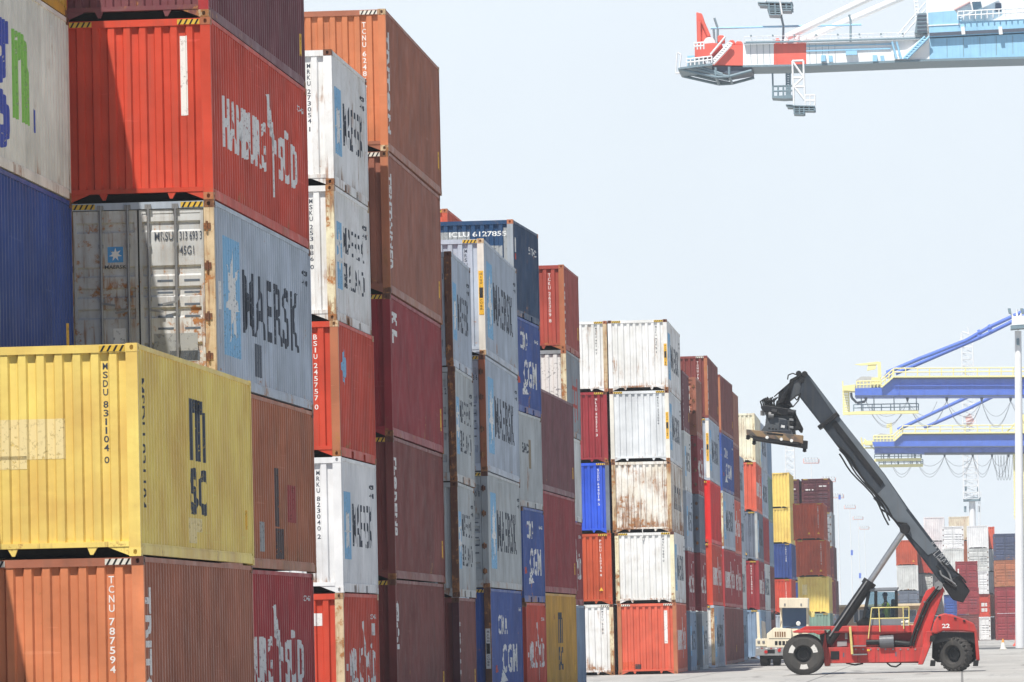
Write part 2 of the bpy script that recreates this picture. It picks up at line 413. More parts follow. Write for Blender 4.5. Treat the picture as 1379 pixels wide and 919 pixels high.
for n, rgb, ru, di, *st in [
    ('tan', (200,124,86), .12, .3), ('tan_shade', (156,98,76), .15, .4), ('yellow', (234,198,112), .06, .2), ('brown', (164,98,68), .4, .5, .5), ('red', (160,48,52), .12, .35), ('redorange', (192,70,50), .14, .35),  # second tan is darker: shade of the long sides put into it
    ('grey', (170,180,192), .16, .32), ('cleanwhite', (228,230,232), .16, .14, .5), ('greywhite', (206,208,206), .25, .35, .4), ('rustwhite', (230,230,226), .42, .22, .4), ('veryrusty', (240,232,216), .76, .2, .5),
    ('purple', (112,64,70), .08, .35), ('blue', (44,68,132), .08, .3), ('cream', (218,214,204), .22, .3, .5), ('ochre', (196,150,60), .2, .3), ('copper', (172,108,78), .45, .4, .3),
    ('maroon', (120,60,56), .12, .35), ('deepred', (140,46,52), .1, .35), ('dustybrown', (150,96,78), .15, .5), ('navy', (30,62,96), .22, .4), ('cgmblue', (50,80,148), .22, .4),
    ('dimgrey', (140,146,152), .35, .5), ('oldgrey', (172,178,180), .3, .5, .4), ('brick', (160,74,64), .14, .4), ('salmon', (204,96,74), .14, .3), ('brightred', (206,42,40), .06, .25), ('brightblue', (46,84,196), .12, .35),
    ('rustred', (178,78,48), .15, .35), ('plum', (84,40,48), .06, .25), ('paleblue', (128,148,170), .12, .35), ('slate', (104,112,126), .15, .4), ('tanwhite', (234,222,198), .45, .3, .4),
    ('postrust', (232,216,184), .72, .25, .3), ('postorange', (204,184,152), .8, .4, .3), ('oxide', (96,58,44), .6, .5), ('teal', (120,146,132), .2, .4), ('lightgrey', (206,209,211), .12, .2, .5), ('doorgrey', (188,190,190), .66, .6, .1), ('navygrey', (70,78,104), .12, .35)]:
    P[n] = paint(n+'_paint', vivid(srgb(*rgb)), ru, di, streaky=st[0] if st else 0.)
STEEL = plain('galvanised_steel', (.26, .26, .26), .5, .5); RUBBER = plain('black_rubber', (.012, .012, .012), .7)
UNDER = plain('underside_timber', (.03, .026, .022), .9); HZ = [plain('hazard_yellow', (.62, .40, .05)), plain('hazard_black', (.015, .015, .015))]
HZW = [plain('hazard_white', (.66, .63, .55)), HZ[1]]
PATCH = {'cream': ink('cream_patch', (.76, .62, .30)), 'red': ink('red_patch', (.30, .035, .03)), 'dark': ink('dark_patch', (.06, .035, .035)), 'white': ink('white_patch', (.7, .7, .68)), 'vermilion': ink('vermilion_patch', (.62, .09, .03)),
         'slate': ink('slate_patch', (.09, .11, .14)), 'grey': ink('grey_patch', (.3, .31, .31))}
def vertical_text(parent, s, inkm, x, ztop, w=.066, h=.088, pitch=.113, name='lettering', y=.0575):
    m = MB()
    k = -1
    for ch in s:
        k += .4 if ch == ' ' else 1
        if ch == ' ': continue
        vs, fs, ar = glyphs(ch, .015); ww = w*(.35 if ch in '1I' else 1)
        m.add([(x-ww/2+a*ww, y, ztop-k*pitch-h+b*h) for a, b in vs], fs)
    return m.build(name, inkm, parent)
def flat_text(parent, s, inkm, x0, x1, z0, z1, y, name='lettering', bold=.015):
    vs, fs, _ = glyphs(s, bold); m = MB(); m.add([(x0+a*(x1-x0), y, z0+b*(z1-z0)) for a, b in vs], fs)
    return m.build(name, inkm, parent)
def lettered(parent, s, inkm, x0, x1, z0, z1):
    """text across the corrugated end wall"""
    f = Flat().text(s, x0, x1, z0, z1, .02)
    return link('lettering', f.press('lettering', end_profile(), lambda u, d, w: (u, d, w)), inkm, parent)
GROUP = 'stacked shipping containers'
def container(X, Y, z, rz, L, H, body, label, post=None, cast=None, rail=None, end='wall', art=None, idt=None, extra=(), endbody=None, full=True, hazard=None, group=GROUP):
    t = thing('shipping_container', (X, Y, z), label, 'container', group, rz)
    rail = P[rail] if rail else None; body = P[body]; eb = P[endbody] if endbody else body; post = P[post] if post else body; cast = P[cast] if cast else P['oxide']
    key = (L, H, end == 'door', full)
    link('frame', cached(('frame',)+key, lambda: frame_mesh(L, H, end == 'door', full)), rail or body, t)
    for k in (0, 1): link('corner_post', cached(('post', H, k), lambda: post_mesh(H, k)), post, t)
    if full:
        for sx in (1, -1):
            for sy in (-1, 1):
                for sz in (-1, 1): link('corner_casting', cached(('cast', L, H, sx, sy, sz), lambda: casting(sx, sy, sz, H, L)), cast, t)
    link('side_wall', cached(('sr', L, H), lambda: strip(side_profile(L), .18, H-.074, lambda u, d, z: (-d, u, z)).mesh('side_wall')), body, t)
    link('side_wall', cached(('sl', L, H), lambda: strip(side_profile(L), .18, H-.074, lambda u, d, z: (-W+d, u, z)).mesh('side_wall')), body, t)
    link('roof', cached(('roof', L, H), lambda: MB().box(-W+.06, -.06, .09, L-.09, H-.045, H-.03).mesh('roof')), body, t)
    def fl():
        m = MB().box(-W+.075, -.075, .125, L-.125, .155, .175)
        for k in range(int(L/.6)): m.box(-W+.075, -.075, .5+k*.6, .55+k*.6, .05, .1545)
        return m.mesh('floor')
    link('floor', cached(('floor', L), fl), UNDER, t)
    link('rear_wall', cached(('rear', L, H), lambda: strip(end_profile(), .2, H-.12, lambda u, d, z: (u, L-d, z)).mesh('rear_wall')), body, t)
    if end == 'door':
        K = cached(('door', H), lambda: door_parts(H))
        link('gasket', K['gasket'], RUBBER, t)
        for s in (0, 1):
            d = link('door', K['door', s], eb, t)
            for k in range(4): link('hinge', K['hinge', s, k], cast, d)
            if full:
                for k in (0, 1): b = link('locking_bar', K['bar', s, k], STEEL, d); link('handle', K['handle', s, k], STEEL, d)
            else:
                for k in (0, 1): link('locking_bar', K['bar', s, k], eb if Y > 400 else STEEL, d)
    else:
        link('end_wall', cached(('end', H), lambda: strip(end_profile(), .2, H-.12, lambda u, d, z: (u, d, z)).mesh('end_wall')), eb, t)
    if H == HC and hazard is not False:
        for k in (0, 1): link('hazard_stripe', cached(('hz', k), lambda: hazard_mesh(HC, k)), hazard or HZ, t)
    if art:
        for name, f, inkm, lift in cached(('artdef', art, L, H), lambda: side_art(art, L, H)):
            me = cached(('art', art, L, H, name, lift, inkm.name), lambda: f.press(name, side_profile(L), lambda u, d, w: (-d, u, w), lift))
            link(name, me, inkm, t)
    if idt:
        s, inkm = idt[0], idt[1]; w = idt[2] if len(idt) > 2 else 1
        if end == 'door':
            flat_text(t, s[:4], inkm, -.96, -.66, H-.63, H-.49, .019, 'lettering', .01); flat_text(t, s[5:], inkm, -.56, -.2, H-.63, H-.49, .019, 'lettering', .01)
            flat_text(t, '45G1', inkm, -.56, -.33, H-.86, H-.72, .019, 'lettering', .01)
        else: vertical_text(t, s, inkm, -.455, H-.26, .066*w, .088*w, .113*w)
    for e in extra:
        k = e[0]
        if k == 'patch':       # repainted patch pressed on the end wall
            f = Flat().rect(*e[2:6]); link('repainted_patch', f.press('repainted_patch', end_profile(), lambda u, d, w: (u, d, w), .003), PATCH[e[1]], t)
        elif k == 'sidepatch':
            f = Flat().rect(*e[2:6]); link('repainted_patch', f.press('repainted_patch', side_profile(L), lambda u, d, w: (-d, u, w), .005), PATCH[e[1]], t)
        elif k == 'strip':     # tall notice on the front post
            m = MB(); m.box(-.145, -.025, -.004, .003, e[2], e[3]); pl = m.build('notice', e[1], t)
            zc = (e[2]+e[3])/2
            MB().box(-.13, -.04, -.0065, -.0045, zc-.13, zc+.13).build('notice_mark', BLK, pl)
            vertical_text(pl, 'HIGH', BLK, -.085, e[3]-.06, .05, .05, .075, 'lettering', -.006); vertical_text(pl, 'CUBE', BLK, -.085, zc-.17, .05, .05, .07, 'lettering', -.006)
        elif k == 'plate':
            f = Flat().rect(*e[2:6]); link('label_plate', f.press('label_plate', end_profile(), lambda u, d, w: (u, d, w), .004), e[1], t)
        elif k == 'across': lettered(t, e[1], e[2], *e[3:7])
        elif k == 'triangle':
            m = MB(); x, zz, q = e[1:4]; m.add([(x-q, .011, zz), (x+q, .011, zz), (x, .011, zz+1.6*q)], [(0,1,2)]); m.build('sticker', YEL, t)
        elif k == 'specs':     # data table on the right door leaf
            m = MB()
            for j in range(5):
                zz = 1.62-.19*j; m.box(-.93, -.68, .026, .028, zz, zz+.035); m.box(-.5, -.25, .026, .028, zz, zz+.035)
            m.build('data_lines', PATCH['slate'], t)
        elif k == 'doorlogo':
            a = Flat().rect(-1.72, -1.47, 1.95, 2.2); b = Flat().star(-1.595, 2.075, .11, .11)
            z = lambda dd: (lambda u, d, w: (u, dd, w))
            p = [(-3, 0), (1, 0)]
            link('emblem', a.press('emblem', p, z(.0275)), plain('blue_emblem', (.08, .30, .62)), t); link('emblem_star', b.press('emblem_star', p, z(.0255)), WHITE, t)
            flat_text(t, 'MAERSK', NAVY, -1.77, -1.42, 1.85, 1.91, .027)
        elif k == 'sheet': MB().box(e[1], e[2], .022, .027, e[3], e[4]).build('notice', PATCH['white'], t)
        elif k == 'doorpatch': MB().box(e[2], e[3], .0265, .029, e[4], e[5]).build('repainted_patch', PATCH[e[1]], t)
        elif k == 'rope':
            m = MB(); m.path([(-1.2, -.02, .12), (-1.22, -.05, .05), (-1.18, -.05, -.1), (-1.24, -.04, -.22), (-1.2, -.03, -.3)], .018); m.build('rope', PATCH['white'], t)
    return t
TIER = {1: 'bottom tier', 2: 'second tier', 3: 'third tier', 4: 'fourth tier', 5: 'top tier', 6: 'sixth tier'}
TIER4 = dict(TIER); TIER4[4] = 'top tier'
TIER3 = dict(TIER); TIER3[3] = 'top tier'
TIER2 = {1: 'bottom tier', 2: 'upper tier'}
def stack(Y, L, H, tiers, where, names=TIER, full=True):
    """tiers: tier -> (X, slope mrad, body, look, options)"""
    for k, (X, sl, body, look, opt) in sorted(tiers.items()):
        opt = dict(opt); opt.setdefault('full', full)
        container(X, Y+opt.pop('dy', 0), (k-1)*PITCH[H], -sl/1000, L, H, body, f'{look}, {names[k]} of {where}', **opt)
L40, L20 = 12.192, 6.058
wi = WHITE
# A: nearest pair
stack(76.2, L40, HC, {
    1: (-11.07, -2.9, 'tan_shade', 'tan orange container with white serial', dict(endbody='tan', post='tan', rail='tan_shade', idt=('TCNU 787594', wi, 1.15), art='triton', hazard=HZW)),  # sides and rails wear the darker tan, shade painted in
    2: (-11.10, 2.2, 'yellow', 'yellow container with dark blue letters', dict(idt=('MSDU 831104 0', NAVY, 1.05), art='m', cast='yellow', extra=(('patch', 'cream', -2.2, -1.02, 1.35, 1.9), ('patch', 'cream', -2.1, -1.55, 1.22, 1.4), ('sidepatch', 'cream', 5.0, 5.7, .25, .62), ('sidepatch', 'cream', 5.7, 6.3, .42, .62), ('sidepatch', 'cream', .52, .62, 2.2, 2.4))))},
    'the nearest pair', TIER2)
# L: row on the left edge
stack(76.0, L40, HC, {
    1: (-13.86, 0, 'brown', 'brown container hidden low', {}),
    2: (-13.86, 0, 'grey', 'grey container hidden low', {}),
    3: (-13.85, 0, 'blue', 'plain dark blue container', dict(art='sticker')),
    4: (-13.86, 1, 'cream', 'dirty white container with green and blue letters', dict(art='gn', post='cream')),
    5: (-13.88, 1, 'ochre', 'ochre container cut by the frame', {})}, 'the left edge stack')
# three low ones nearer than the frame, whose shadow crosses the yellow and orange fronts
stack(63.2, L40, SD, {k: (-13.87, 0, x, y+' container', {}) for k, x, y in ((1, 'grey', 'grey'), (2, 'maroon', 'maroon'), (3, 'blue', 'blue'))}, 'the low stack just outside the frame', TIER3, full=False)
# B
stack(88.6, L40, HC, {
    1: (-11.70, 10.7, 'red', 'red container with big white letters', dict(art='hamburg')),
    2: (-11.66, 12.6, 'brown', 'rusty brown patched container', dict(extra=(('sidepatch', 'dark', 6.9, 7.35, .75, 1.75), ('sidepatch', 'dark', 7.0, 7.9, .2, .72), ('sidepatch', 'red', 8.6, 9.7, .85, 1.5), ('sidepatch', 'grey', 5.0, 5.5, .3, .8)))),
    3: (-11.64, 11.3, 'grey', 'grey door ended container with star emblem', dict(end='door', endbody='doorgrey', post='postorange', rail='grey', art='star', idt=('MRSU 313 693 3', NAVY), extra=(('specs',), ('doorlogo',), ('sheet', -1.65, -1.45, .55, .9), ('doorpatch', 'grey', -1.0, -.3, .35, .8), ('doorpatch', 'slate', -.75, -.27, .36, .52), ('sidepatch', 'slate', 4.6, 5.5, .3, .85), ('sidepatch', 'white', .55, .85, 1.2, 1.65)))),
    4: (-11.64, 10.6, 'redorange', 'red container with white flag lettering', dict(cast='copper', art='hamburg', extra=(('plate', wi, -.50, -.38, 1.35, 2.62),))),
    5: (-11.66, 11.1, 'purple', 'dark purple container cut by the frame', dict(post='red', cast='postorange', art='triton'))},
    'the stack behind the yellow one')
# C: narrow twenty foot stack
stack(107.2, L20, SD, {
    1: (-11.74, 8.6, 'redorange', 'orange red short container with white plate', dict(post='postorange', art='hamburg', cast='postorange', extra=(('plate', wi, -1.1, -.42, 1.98, 2.22), ('sidepatch', 'white', 5.0, 5.5, 1.78, 2.02)))),
    2: (-11.73, 7.8, 'cleanwhite', 'clean white short container', dict(cast='cleanwhite', art='star', idt=('MRKU 823040 2', NAVY))),
    3: (-11.73, 9.2, 'redorange', 'orange ended short container with white serial', dict(post='copper', cast='postorange', art='diamond', idt=('BSIU 245757 0', wi, 1.1))),
    4: (-11.76, 8.0, 'rustwhite', 'rust streaked white short container', dict(post='postrust', cast='postorange', art='star2', idt=('MSKU 253 886 0', NAVY))),
    5: (-11.75, 6.5, 'rustwhite', 'white short container with rusty post', dict(cast='oxide', post='rustwhite', art='star', idt=('MRKU 273054 1', NAVY)))},
    'the first narrow stack')
# D
stack(114.1, L40, HC, {
    1: (-11.42, -10, 'maroon', 'plain maroon container', dict(art='caisma')),
    2: (-11.41, -8, 'maroon', 'maroon container with sideways letters', dict(art='florens')),
    3: (-11.41, -5.8, 'deepred', 'deep red container with white mark', dict(art='kl')),
    4: (-11.39, -4.8, 'dustybrown', 'faded brown container in shade', dict(art='textainer', post='copper', hazard=HZW)),
    5: (-11.38, -2, 'tan_shade', 'tan container with shade painted on its side', dict(endbody='tan', post='tan', cast='postorange', idt=('TCNU 624869', wi, 1.2), art='triton', hazard=HZW))},
    'the tall brown stack')
# E (short, door ends) and the short stack hidden behind it
stack(126.75, L20, SD, {
    1: (-11.26, -24, 'maroon', 'brown short container', dict(art='triton', post='plum')),
    2: (-11.24, -23, 'oldgrey', 'grey short container', dict(art='star2', post='oxide', idt=('MSKU 870455', GRN))),
    3: (-11.24, -17.6, 'oldgrey', 'stained grey short container with doors', dict(end='door', post='oxide', art='star2', idt=('MSKU 240 22 2', NAVY))),
    4: (-11.27, -14.4, 'grey', 'grey short container with shaded doors', dict(end='door', post='oxide', art='star', idt=('MSKU 310 55 1', NAVY)))},
    'the narrow shaded stack', TIER4)
stack(133.3, L20, SD, {k: (-12.02, 0, b, l, {}) for k, b, l in ((1, 'maroon', 'brown hidden short container'), (2, 'grey', 'grey hidden short container'), (3, 'blue', 'blue hidden short container'), (4, 'red', 'red hidden short container'))},
    'the stack behind the shaded doors', TIER4)
# F
stack(140.16, L40, HC, {
    1: (-11.66, -13, 'cgmblue', 'blue container with white wave letters', dict(post='oxide', art='cgm', extra=(('strip', PATCH['white'], .9, 1.9),))),
    2: (-11.67, -10.8, 'oldgrey', 'old grey container', dict(end='door', art='star', idt=('MSKU 780 90 8', NAVY), extra=(('specs',),))),
    3: (-11.67, -10.4, 'grey', 'grey door ended container', dict(end='door', post='brown', art='star', idt=('MSKU 105 033 6', NAVY), extra=(('specs',),))),
    4: (-11.64, -11, 'grey', 'silver container with yellow notice', dict(post='cream', cast='postorange', art='star', idt=('MRSU 380 671', NAVY), extra=(('strip', YEL, 1.0, 2.1),)))},
    'the four high grey stack', TIER4)
# G
stack(152.7, L20, SD, {
    1: (-11.74, 15, 'redorange', 'red short container with white letters', dict(art='hamburg')),
    2: (-11.78, 22, 'cgmblue', 'blue short container with white letters', dict(art='cgm')),
    3: (-11.84, 30, 'oldgrey', 'grey white short container with small dark letters', dict(art='eac')),
    4: (-11.86, 36, 'cgmblue', 'faded blue short container', dict(art='cgm')),
    5: (-11.87, 40, 'navy', 'navy short container with white serial across', dict(post='dimgrey', cast='copper', art='dark', extra=(('across', 'ICLU 6127855', wi, -1.76, -.19, 2.16, 2.3), ('patch', 'grey', -.27, -.17, .3, 2.4), ('patch', 'grey', -2.2, -1.2, .4, 2.3), ('patch', 'grey', -.9, -.3, .4, 1.9))))},
    'the navy topped stack')
# red container far up in the row behind
zz = 0
for k, b, l, hh in ((1, 'blue', 'blue', SD), (2, 'grey', 'grey', SD), (3, 'maroon', 'maroon', HC), (4, 'brown', 'brown', HC), (5, 'salmon', 'salmon red', HC)):
    container(-14.32, 160.2, zz, 0, L40, hh, b, f'{l} container, {TIER[k]} of the stack peeping above the navy container', cast='copper', full=k == 5); zz += PITCH[hh]
# H
stack(159.6, L40, HC, {
    1: (-11.76, 7, 'ochre', 'mustard yellow container with dark letters', dict(art='m')),
    2: (-11.73, 7.6, 'deepred', 'plain red container', dict(art='sticker')),
    3: (-11.75, 10, 'purple', 'dull purple container', dict(art='sticker'))}, 'the three high stack', TIER3)
# I
stack(172.05, L20, SD, {
    1: (-11.90, 12, 'paleblue', 'pale blue short container', {}),
    2: (-11.89, 4.4, 'deepred', 'red short container with white letters', dict(art='hamburg')),
    3: (-11.87, 4.2, 'greywhite', 'grey white short container', dict(art='eac')),
    4: (-11.83, 2.2, 'dimgrey', 'white ended grey short container with red mark', dict(post='postrust', cast='copper', art='redmark', extra=(('patch', 'white', -2.25, -.18, .22, 2.45),))),
    5: (-11.84, 6.5, 'brick', 'red short container with white serial', dict(post='copper', cast='copper', art='triton', idt=('TCKU 262309 8', wi, 1.15)))},
    'the red topped narrow stack')
# J: two stacks facing the lane
stack(231.2, L40, HC, {
    1: (-11.60, -14.6, 'salmon', 'orange red container with white strip', dict(post='copper', cast='copper', art='hamburg', hazard=HZW, extra=(('plate', wi, -.52, -.38, 1.25, 2.6), ('patch', 'vermilion', -2.3, -1.75, .2, .52), ('patch', 'dark', -1.75, -1.5, .22, .42)))),
    2: (-11.63, -12.4, 'rustwhite', 'creamy white container', dict(post='postrust', cast='oxide', art='star', idt=('MSKU 985 0', NAVY))),
    3: (-11.70, -9, 'veryrusty', 'heavily rusted white container', dict(post='postorange', cast='oxide', art='worn', hazard=False, extra=(('rope',),))),
    4: (-11.71, -8, 'lightgrey', 'smooth light grey container with yellow notices', dict(post='cream', art='star', idt=('MRSU 333094', NAVY), extra=(('strip', YEL, .9, 2.0),))),
    5: (-11.72, -5.4, 'rustwhite', 'bright white container with scratched end', dict(post='rustwhite', cast='oxide', art='star', idt=('MSKU 920 5 1', NAVY), extra=(('strip', YEL, 1.0, 1.9),)))},
    'the white lane stack')
stack(231.3, L40, HC, {
    1: (-14.2, 0, 'rustwhite', 'white container with rust dribbles', dict(post='postrust', cast='oxide', hazard=HZW, idt=('MSKU 618 0', NAVY))),
    2: (-14.22, 0, 'rustred', 'orange red container with yellow triangle', dict(cast='rustred', idt=('PONU 150736 8', wi, 1.15), extra=(('triangle', -.45, .55, .09),))),
    3: (-14.24, 0, 'brightblue', 'bright blue container', dict(post='slate', idt=('SUDU 649018 5', wi, 1.15))),
    4: (-14.26, 0, 'deepred', 'dark red container with white serial', dict(post='deepred', idt=('HLXU 402775 3', wi, 1.2))),
    5: (-14.2, 0, 'rustwhite', 'white container with rusty corner post', dict(post='postorange', cast='copper', idt=('MSKU 461 0 7', NAVY)))},
    'the left lane stack')
# K, K2: short ones behind J
stack(244.0, L20, SD, {
    1: (-11.66, -3, 'paleblue', 'grey blue short container', dict(art='star')), 2: (-11.68, -3, 'deepred', 'red short container', dict(art='hamburg')),
    3: (-11.70, -3, 'grey', 'grey short container', dict(art='star')), 4: (-11.72, -3, 'greywhite', 'pale grey short container', dict(art='star')),
    5: (-11.74, -3, 'purple', 'purple brown short container', dict(art='triton'))}, 'the sliver behind the white fronts', full=False)
stack(250.8, L20, SD, {
    1: (-11.45, -3, 'oldgrey', 'grey short container', dict(art='star', post='dimgrey')), 2: (-11.46, -3, 'deepred', 'dark red short container', dict(art='hamburg')),
    3: (-11.47, -3, 'slate', 'slate short container', dict(end='door')), 4: (-11.47, -3, 'deepred', 'red door ended short container', dict(end='door', art='hamburg', extra=(('sheet', -1.0, -.3, 2.15, 2.35), ('sheet', -1.0, -.6, 1.3, 1.6), ('sheet', -1.0, -.6, .5, .8)))),
    5: (-11.48, -3, 'dustybrown', 'brown door ended short container with pale notices', dict(end='door', art='sticker', extra=(('sheet', -1.0, -.3, 2.0, 2.2), ('sheet', -1.0, -.3, 1.6, 1.85), ('sheet', -1.0, -.3, 1.0, 1.3))))},
    'the narrow door stack', full=False)
stack(262.77, L40, HC, {
    1: (-11.43, -2.4, 'grey', 'white ended grey container with rusty post', dict(post='postorange', art='star', extra=(('patch', 'white', -2.2, -.18, .22, 2.7),))),
    2: (-11.47, -2.4, 'redorange', 'orange ended container with white letters', dict(art='hamburg')),
    3: (-11.47, -2.4, 'brightred', 'bright red container', dict(art='sticker')),
    4: (-11.47, -2.4, 'grey', 'pale grey container with yellow notice', dict(post='cream', art='star', extra=(('strip', YEL, .9, 2.2),))),
    5: (-11.47, -2.4, 'maroon', 'red ended maroon container', dict(post='copper', art='triton', idt=('TGHU 752', wi, 1.2), hazard=HZW))},
    'the red topped far stack', full=False)
stack(282.59, L40, HC, {
    1: (-11.75, 8, 'maroon', 'maroon container', dict(art='sticker')), 2: (-11.73, 8, 'red', 'faded red container with white letters', dict(art='hamburg')),
    3: (-11.72, 8, 'grey', 'grey container with rusty post', dict(post='postrust', art='star')), 4: (-11.72, 9, 'cgmblue', 'blue container with white letters', dict(art='cgm')),
    5: (-11.71, 10, 'maroon', 'maroon container with orange post', dict(post='copper', art='sticker'))}, 'the maroon topped stack', full=False)
stack(297.5, L40, HC, {
    1: (-11.92, 4, 'maroon', 'maroon container', {}), 2: (-11.92, 4, 'red', 'red container', dict(art='hamburg')), 3: (-11.92, 4, 'salmon', 'pinkish red container', dict(art='hamburg')),
    4: (-11.92, 4, 'maroon', 'reddish brown container', {}), 5: (-11.92, 4, 'dustybrown', 'greyish brown container', {})}, 'the thin strip stack', full=False)
stack(314.5, L40, HC, {
    1: (-12.3, 0, 'paleblue', 'blue grey container', dict(art='star')), 2: (-12.3, 0, 'greywhite', 'white container', dict(art='star')), 3: (-12.3, 0, 'grey', 'light grey container', dict(art='star')), 4: (-12.3, 0, 'grey', 'mid grey container', dict(art='star'))},
    'the low grey stack', TIER4, full=False)
stack(334.1, L40, HC, {
    1: (-11.80, -7, 'paleblue', 'blue ended container', dict(art='star')), 2: (-11.82, -7, 'deepred', 'dark red container with white serial', dict(art='hamburg', idt=('HASU 413809 5', wi, 1.3))),
    3: (-11.84, -7, 'slate', 'dark grey container with yellow sticker', dict(post='oldgrey', art='star', idt=('MSKU 0904712', NAVY, 1.2), extra=(('triangle', -.75, .35, .1),))),
    4: (-11.86, -7, 'salmon', 'red container with white strip', dict(art='hamburg', extra=(('plate', wi, -.95, -.72, .9, 2.55), ('patch', 'dark', -1.9, -.9, .2, .7)))),
    5: (-11.86, -7, 'tanwhite', 'creamy white rusty container', dict(post='postrust', cast='oxide', art=None, hazard=False))}, 'the creamy topped stack', full=False)
stack(347.5, L40, HC, {
    1: (-12.02, 0, 'grey', 'grey container', {}), 2: (-12.02, 0, 'greywhite', 'white grey container', dict(art='star')), 3: (-12.02, 0, 'red', 'red container', dict(art='sticker')), 4: (-12.02, 0, 'grey', 'light grey container', dict(art='star')), 5: (-12.02, 0, 'grey', 'blue grey container', dict(art='star'))},
    'the stack under the spreader', full=False)
stack(361.0, L40, HC, {
    1: (-12.18, 0, 'maroon', 'maroon container', {}), 2: (-12.18, 0, 'maroon', 'brownish container', {}), 3: (-12.18, 0, 'paleblue', 'slate blue container', {}), 4: (-12.18, 0, 'teal', 'greenish grey container', {}), 5: (-12.18, 0, 'paleblue', 'pale blue container', {})},
    'the bluish stack', full=False)
# ------------------------------------------------------------------ farther stacks: left of the lift truck, and the block on the right
stack(463, L40, HC, {
    1: (-13.6, 0, 'grey', 'grey container', {}), 2: (-13.75, 0, 'redorange', 'orange red container with white serial', dict(idt=('CAIU 290364 2', wi, 1.4))),
    3: (-13.68, 0, 'blue', 'blue container with white serial', dict(idt=('CMAU 128', wi, 1.5))), 4: (-13.7, 0, 'yellow', 'lower yellow container', dict(cast='yellow')), 5: (-13.72, 0, 'yellow', 'upper yellow container', dict(cast='yellow'))},
    'the yellow topped far stack', full=False)
stack(447, L40, HC, {
    1: (-10.3, 0, 'teal', 'pale green container', {}), 2: (-10.33, 0, 'yellow', 'yellow container with warm stain', dict(extra=(('patch', 'cream', -2.1, -1.7, 1.5, 2.3),))),
    3: (-10.42, 0, 'rustred', 'orange container with two yellow triangles', dict(idt=('TEMU 482190 4', wi, 1.3), extra=(('triangle', -.5, .4, .11), ('triangle', -1.25, .4, .11)))),
    4: (-10.58, 0, 'rustred', 'rust red container with white serial', dict(idt=('TEMU 370264 1', wi, 1.3), extra=(('triangle', -.45, .45, .11), ('triangle', -1.2, .45, .11))))},
    'the orange far stack', TIER4, full=False)
stack(484, L40, HC, {
    1: (-10.6, 0, 'slate', 'slate container', dict(end='door')), 2: (-10.6, 0, 'plum', 'plum container', dict(end='door')), 3: (-10.7, 0, 'plum', 'dark plum container', dict(end='door')),
    4: (-10.8, 0, 'dimgrey', 'dim grey door ended container', dict(end='door')),
    5: (-10.87, 0, 'plum', 'dark plum container with wide doors', dict(end='door', extra=(('specs',), ('sheet', -2.1, -1.7, 1.9, 2.02), ('sheet', -1.55, -1.42, 1.9, 2.0), ('sheet', -.95, -.3, 2.2, 2.3), ('sheet', -1.6, -1.45, .5, .8))))},
    'the plum topped far stack', full=False)
stack(484.2, L40, HC, {
    1: (-13.6, 0, 'blue', 'blue container', {}), 2: (-13.55, 0, 'blue', 'dark blue container', {}), 3: (-13.5, 0, 'slate', 'slate grey container', {}), 4: (-13.5, 0, 'rustred', 'rust red container', {}),
    5: (-13.51, 0, 'plum', 'narrow plum container', dict(end='door', extra=(('specs',), ('sheet', -1.0, -.3, 2.0, 2.1), ('sheet', -.75, -.45, .45, .8))))},
    'the far stack between yellow and orange', full=False)
def column(pxr, Y, H, L, tiers, where):
    X = at(pxr, 800, Y).x; top = max(tiers)
    for k, (b, look, opt) in tiers.items():
        container(X+random.uniform(-.05, .05), Y+random.uniform(-.1, .1), (k-1)*PITCH[H], 0, L, H, b, f'{look}, {"top" if k == top else TIER[k]} of {where}', full=False, group='containers in the far right block', hazard=False, **opt)
dr = dict(end='door'); dn = dict(end='door', extra=(('specs',),))
column(1237, 650, HC, L40, {1: ('maroon', 'maroon container', dr), 2: ('slate', 'grey door ended container', dn), 3: ('greywhite', 'grey white container', {}), 4: ('rustred', 'rust red container with yellow triangle', dict(extra=(('triangle', -.45, .4, .13),)))}, 'the leftmost far column')
column(1257, 662, SD, L40, {1: ('grey', 'grey container', dr), 2: ('maroon', 'dark red container', dr), 3: ('greywhite', 'white door ended container', dn), 4: ('redorange', 'orange red container', {})}, 'the second far column')
column(1274.5, 668, HC, L40, {k: ('cleanwhite' if k > 3 else 'greywhite', ('white', 'dull white', 'plain white', 'pale', 'broad white')[k-1]+' container', {}) for k in range(1, 6)}, 'the white far column behind the boom')
column(1308, 668.5, HC, L40, {1: ('red', 'red container', dr), 2: ('grey', 'grey container', dr), 3: ('greywhite', 'whitish container', {}), 4: ('brown', 'brown container', {}), 5: ('tanwhite', 'cream tan container', {})}, 'the tan topped far column')
column(1299.5, 645, SD, L40, {1: ('maroon', 'maroon container', dr), 2: ('cgmblue', 'blue container', dr), 3: ('greywhite', 'white door ended container', dr), 4: ('greywhite', 'ribbed whitish container', {}), 5: ('cleanwhite', 'white container with door bars', dn)}, 'the column under the tan container')
column(1332.5, 645.5, SD, L40, {1: ('cleanwhite', 'clean white door ended container', dn), 2: ('redorange', 'red container with white door panels', dict(end='door', extra=(('sheet', -1.0, -.35, 1.2, 1.6), ('sheet', -1.0, -.35, .6, 1.0)))), 3: ('cleanwhite', 'white container with door bars', dr), 4: ('greywhite', 'whitish door ended container', dn), 5: ('cleanwhite', 'ribbed white container', {})}, 'the tall white far column')
column(1318, 622, HC, L40, {1: ('maroon', 'maroon door ended container', dn), 2: ('deepred', 'dark red door ended container', dn), 3: ('deepred', 'red container with white side text', dict(end='door', extra=(('sheet', -2.2, -2.05, .9, 2.1), ('specs',))))}, 'the red far column')
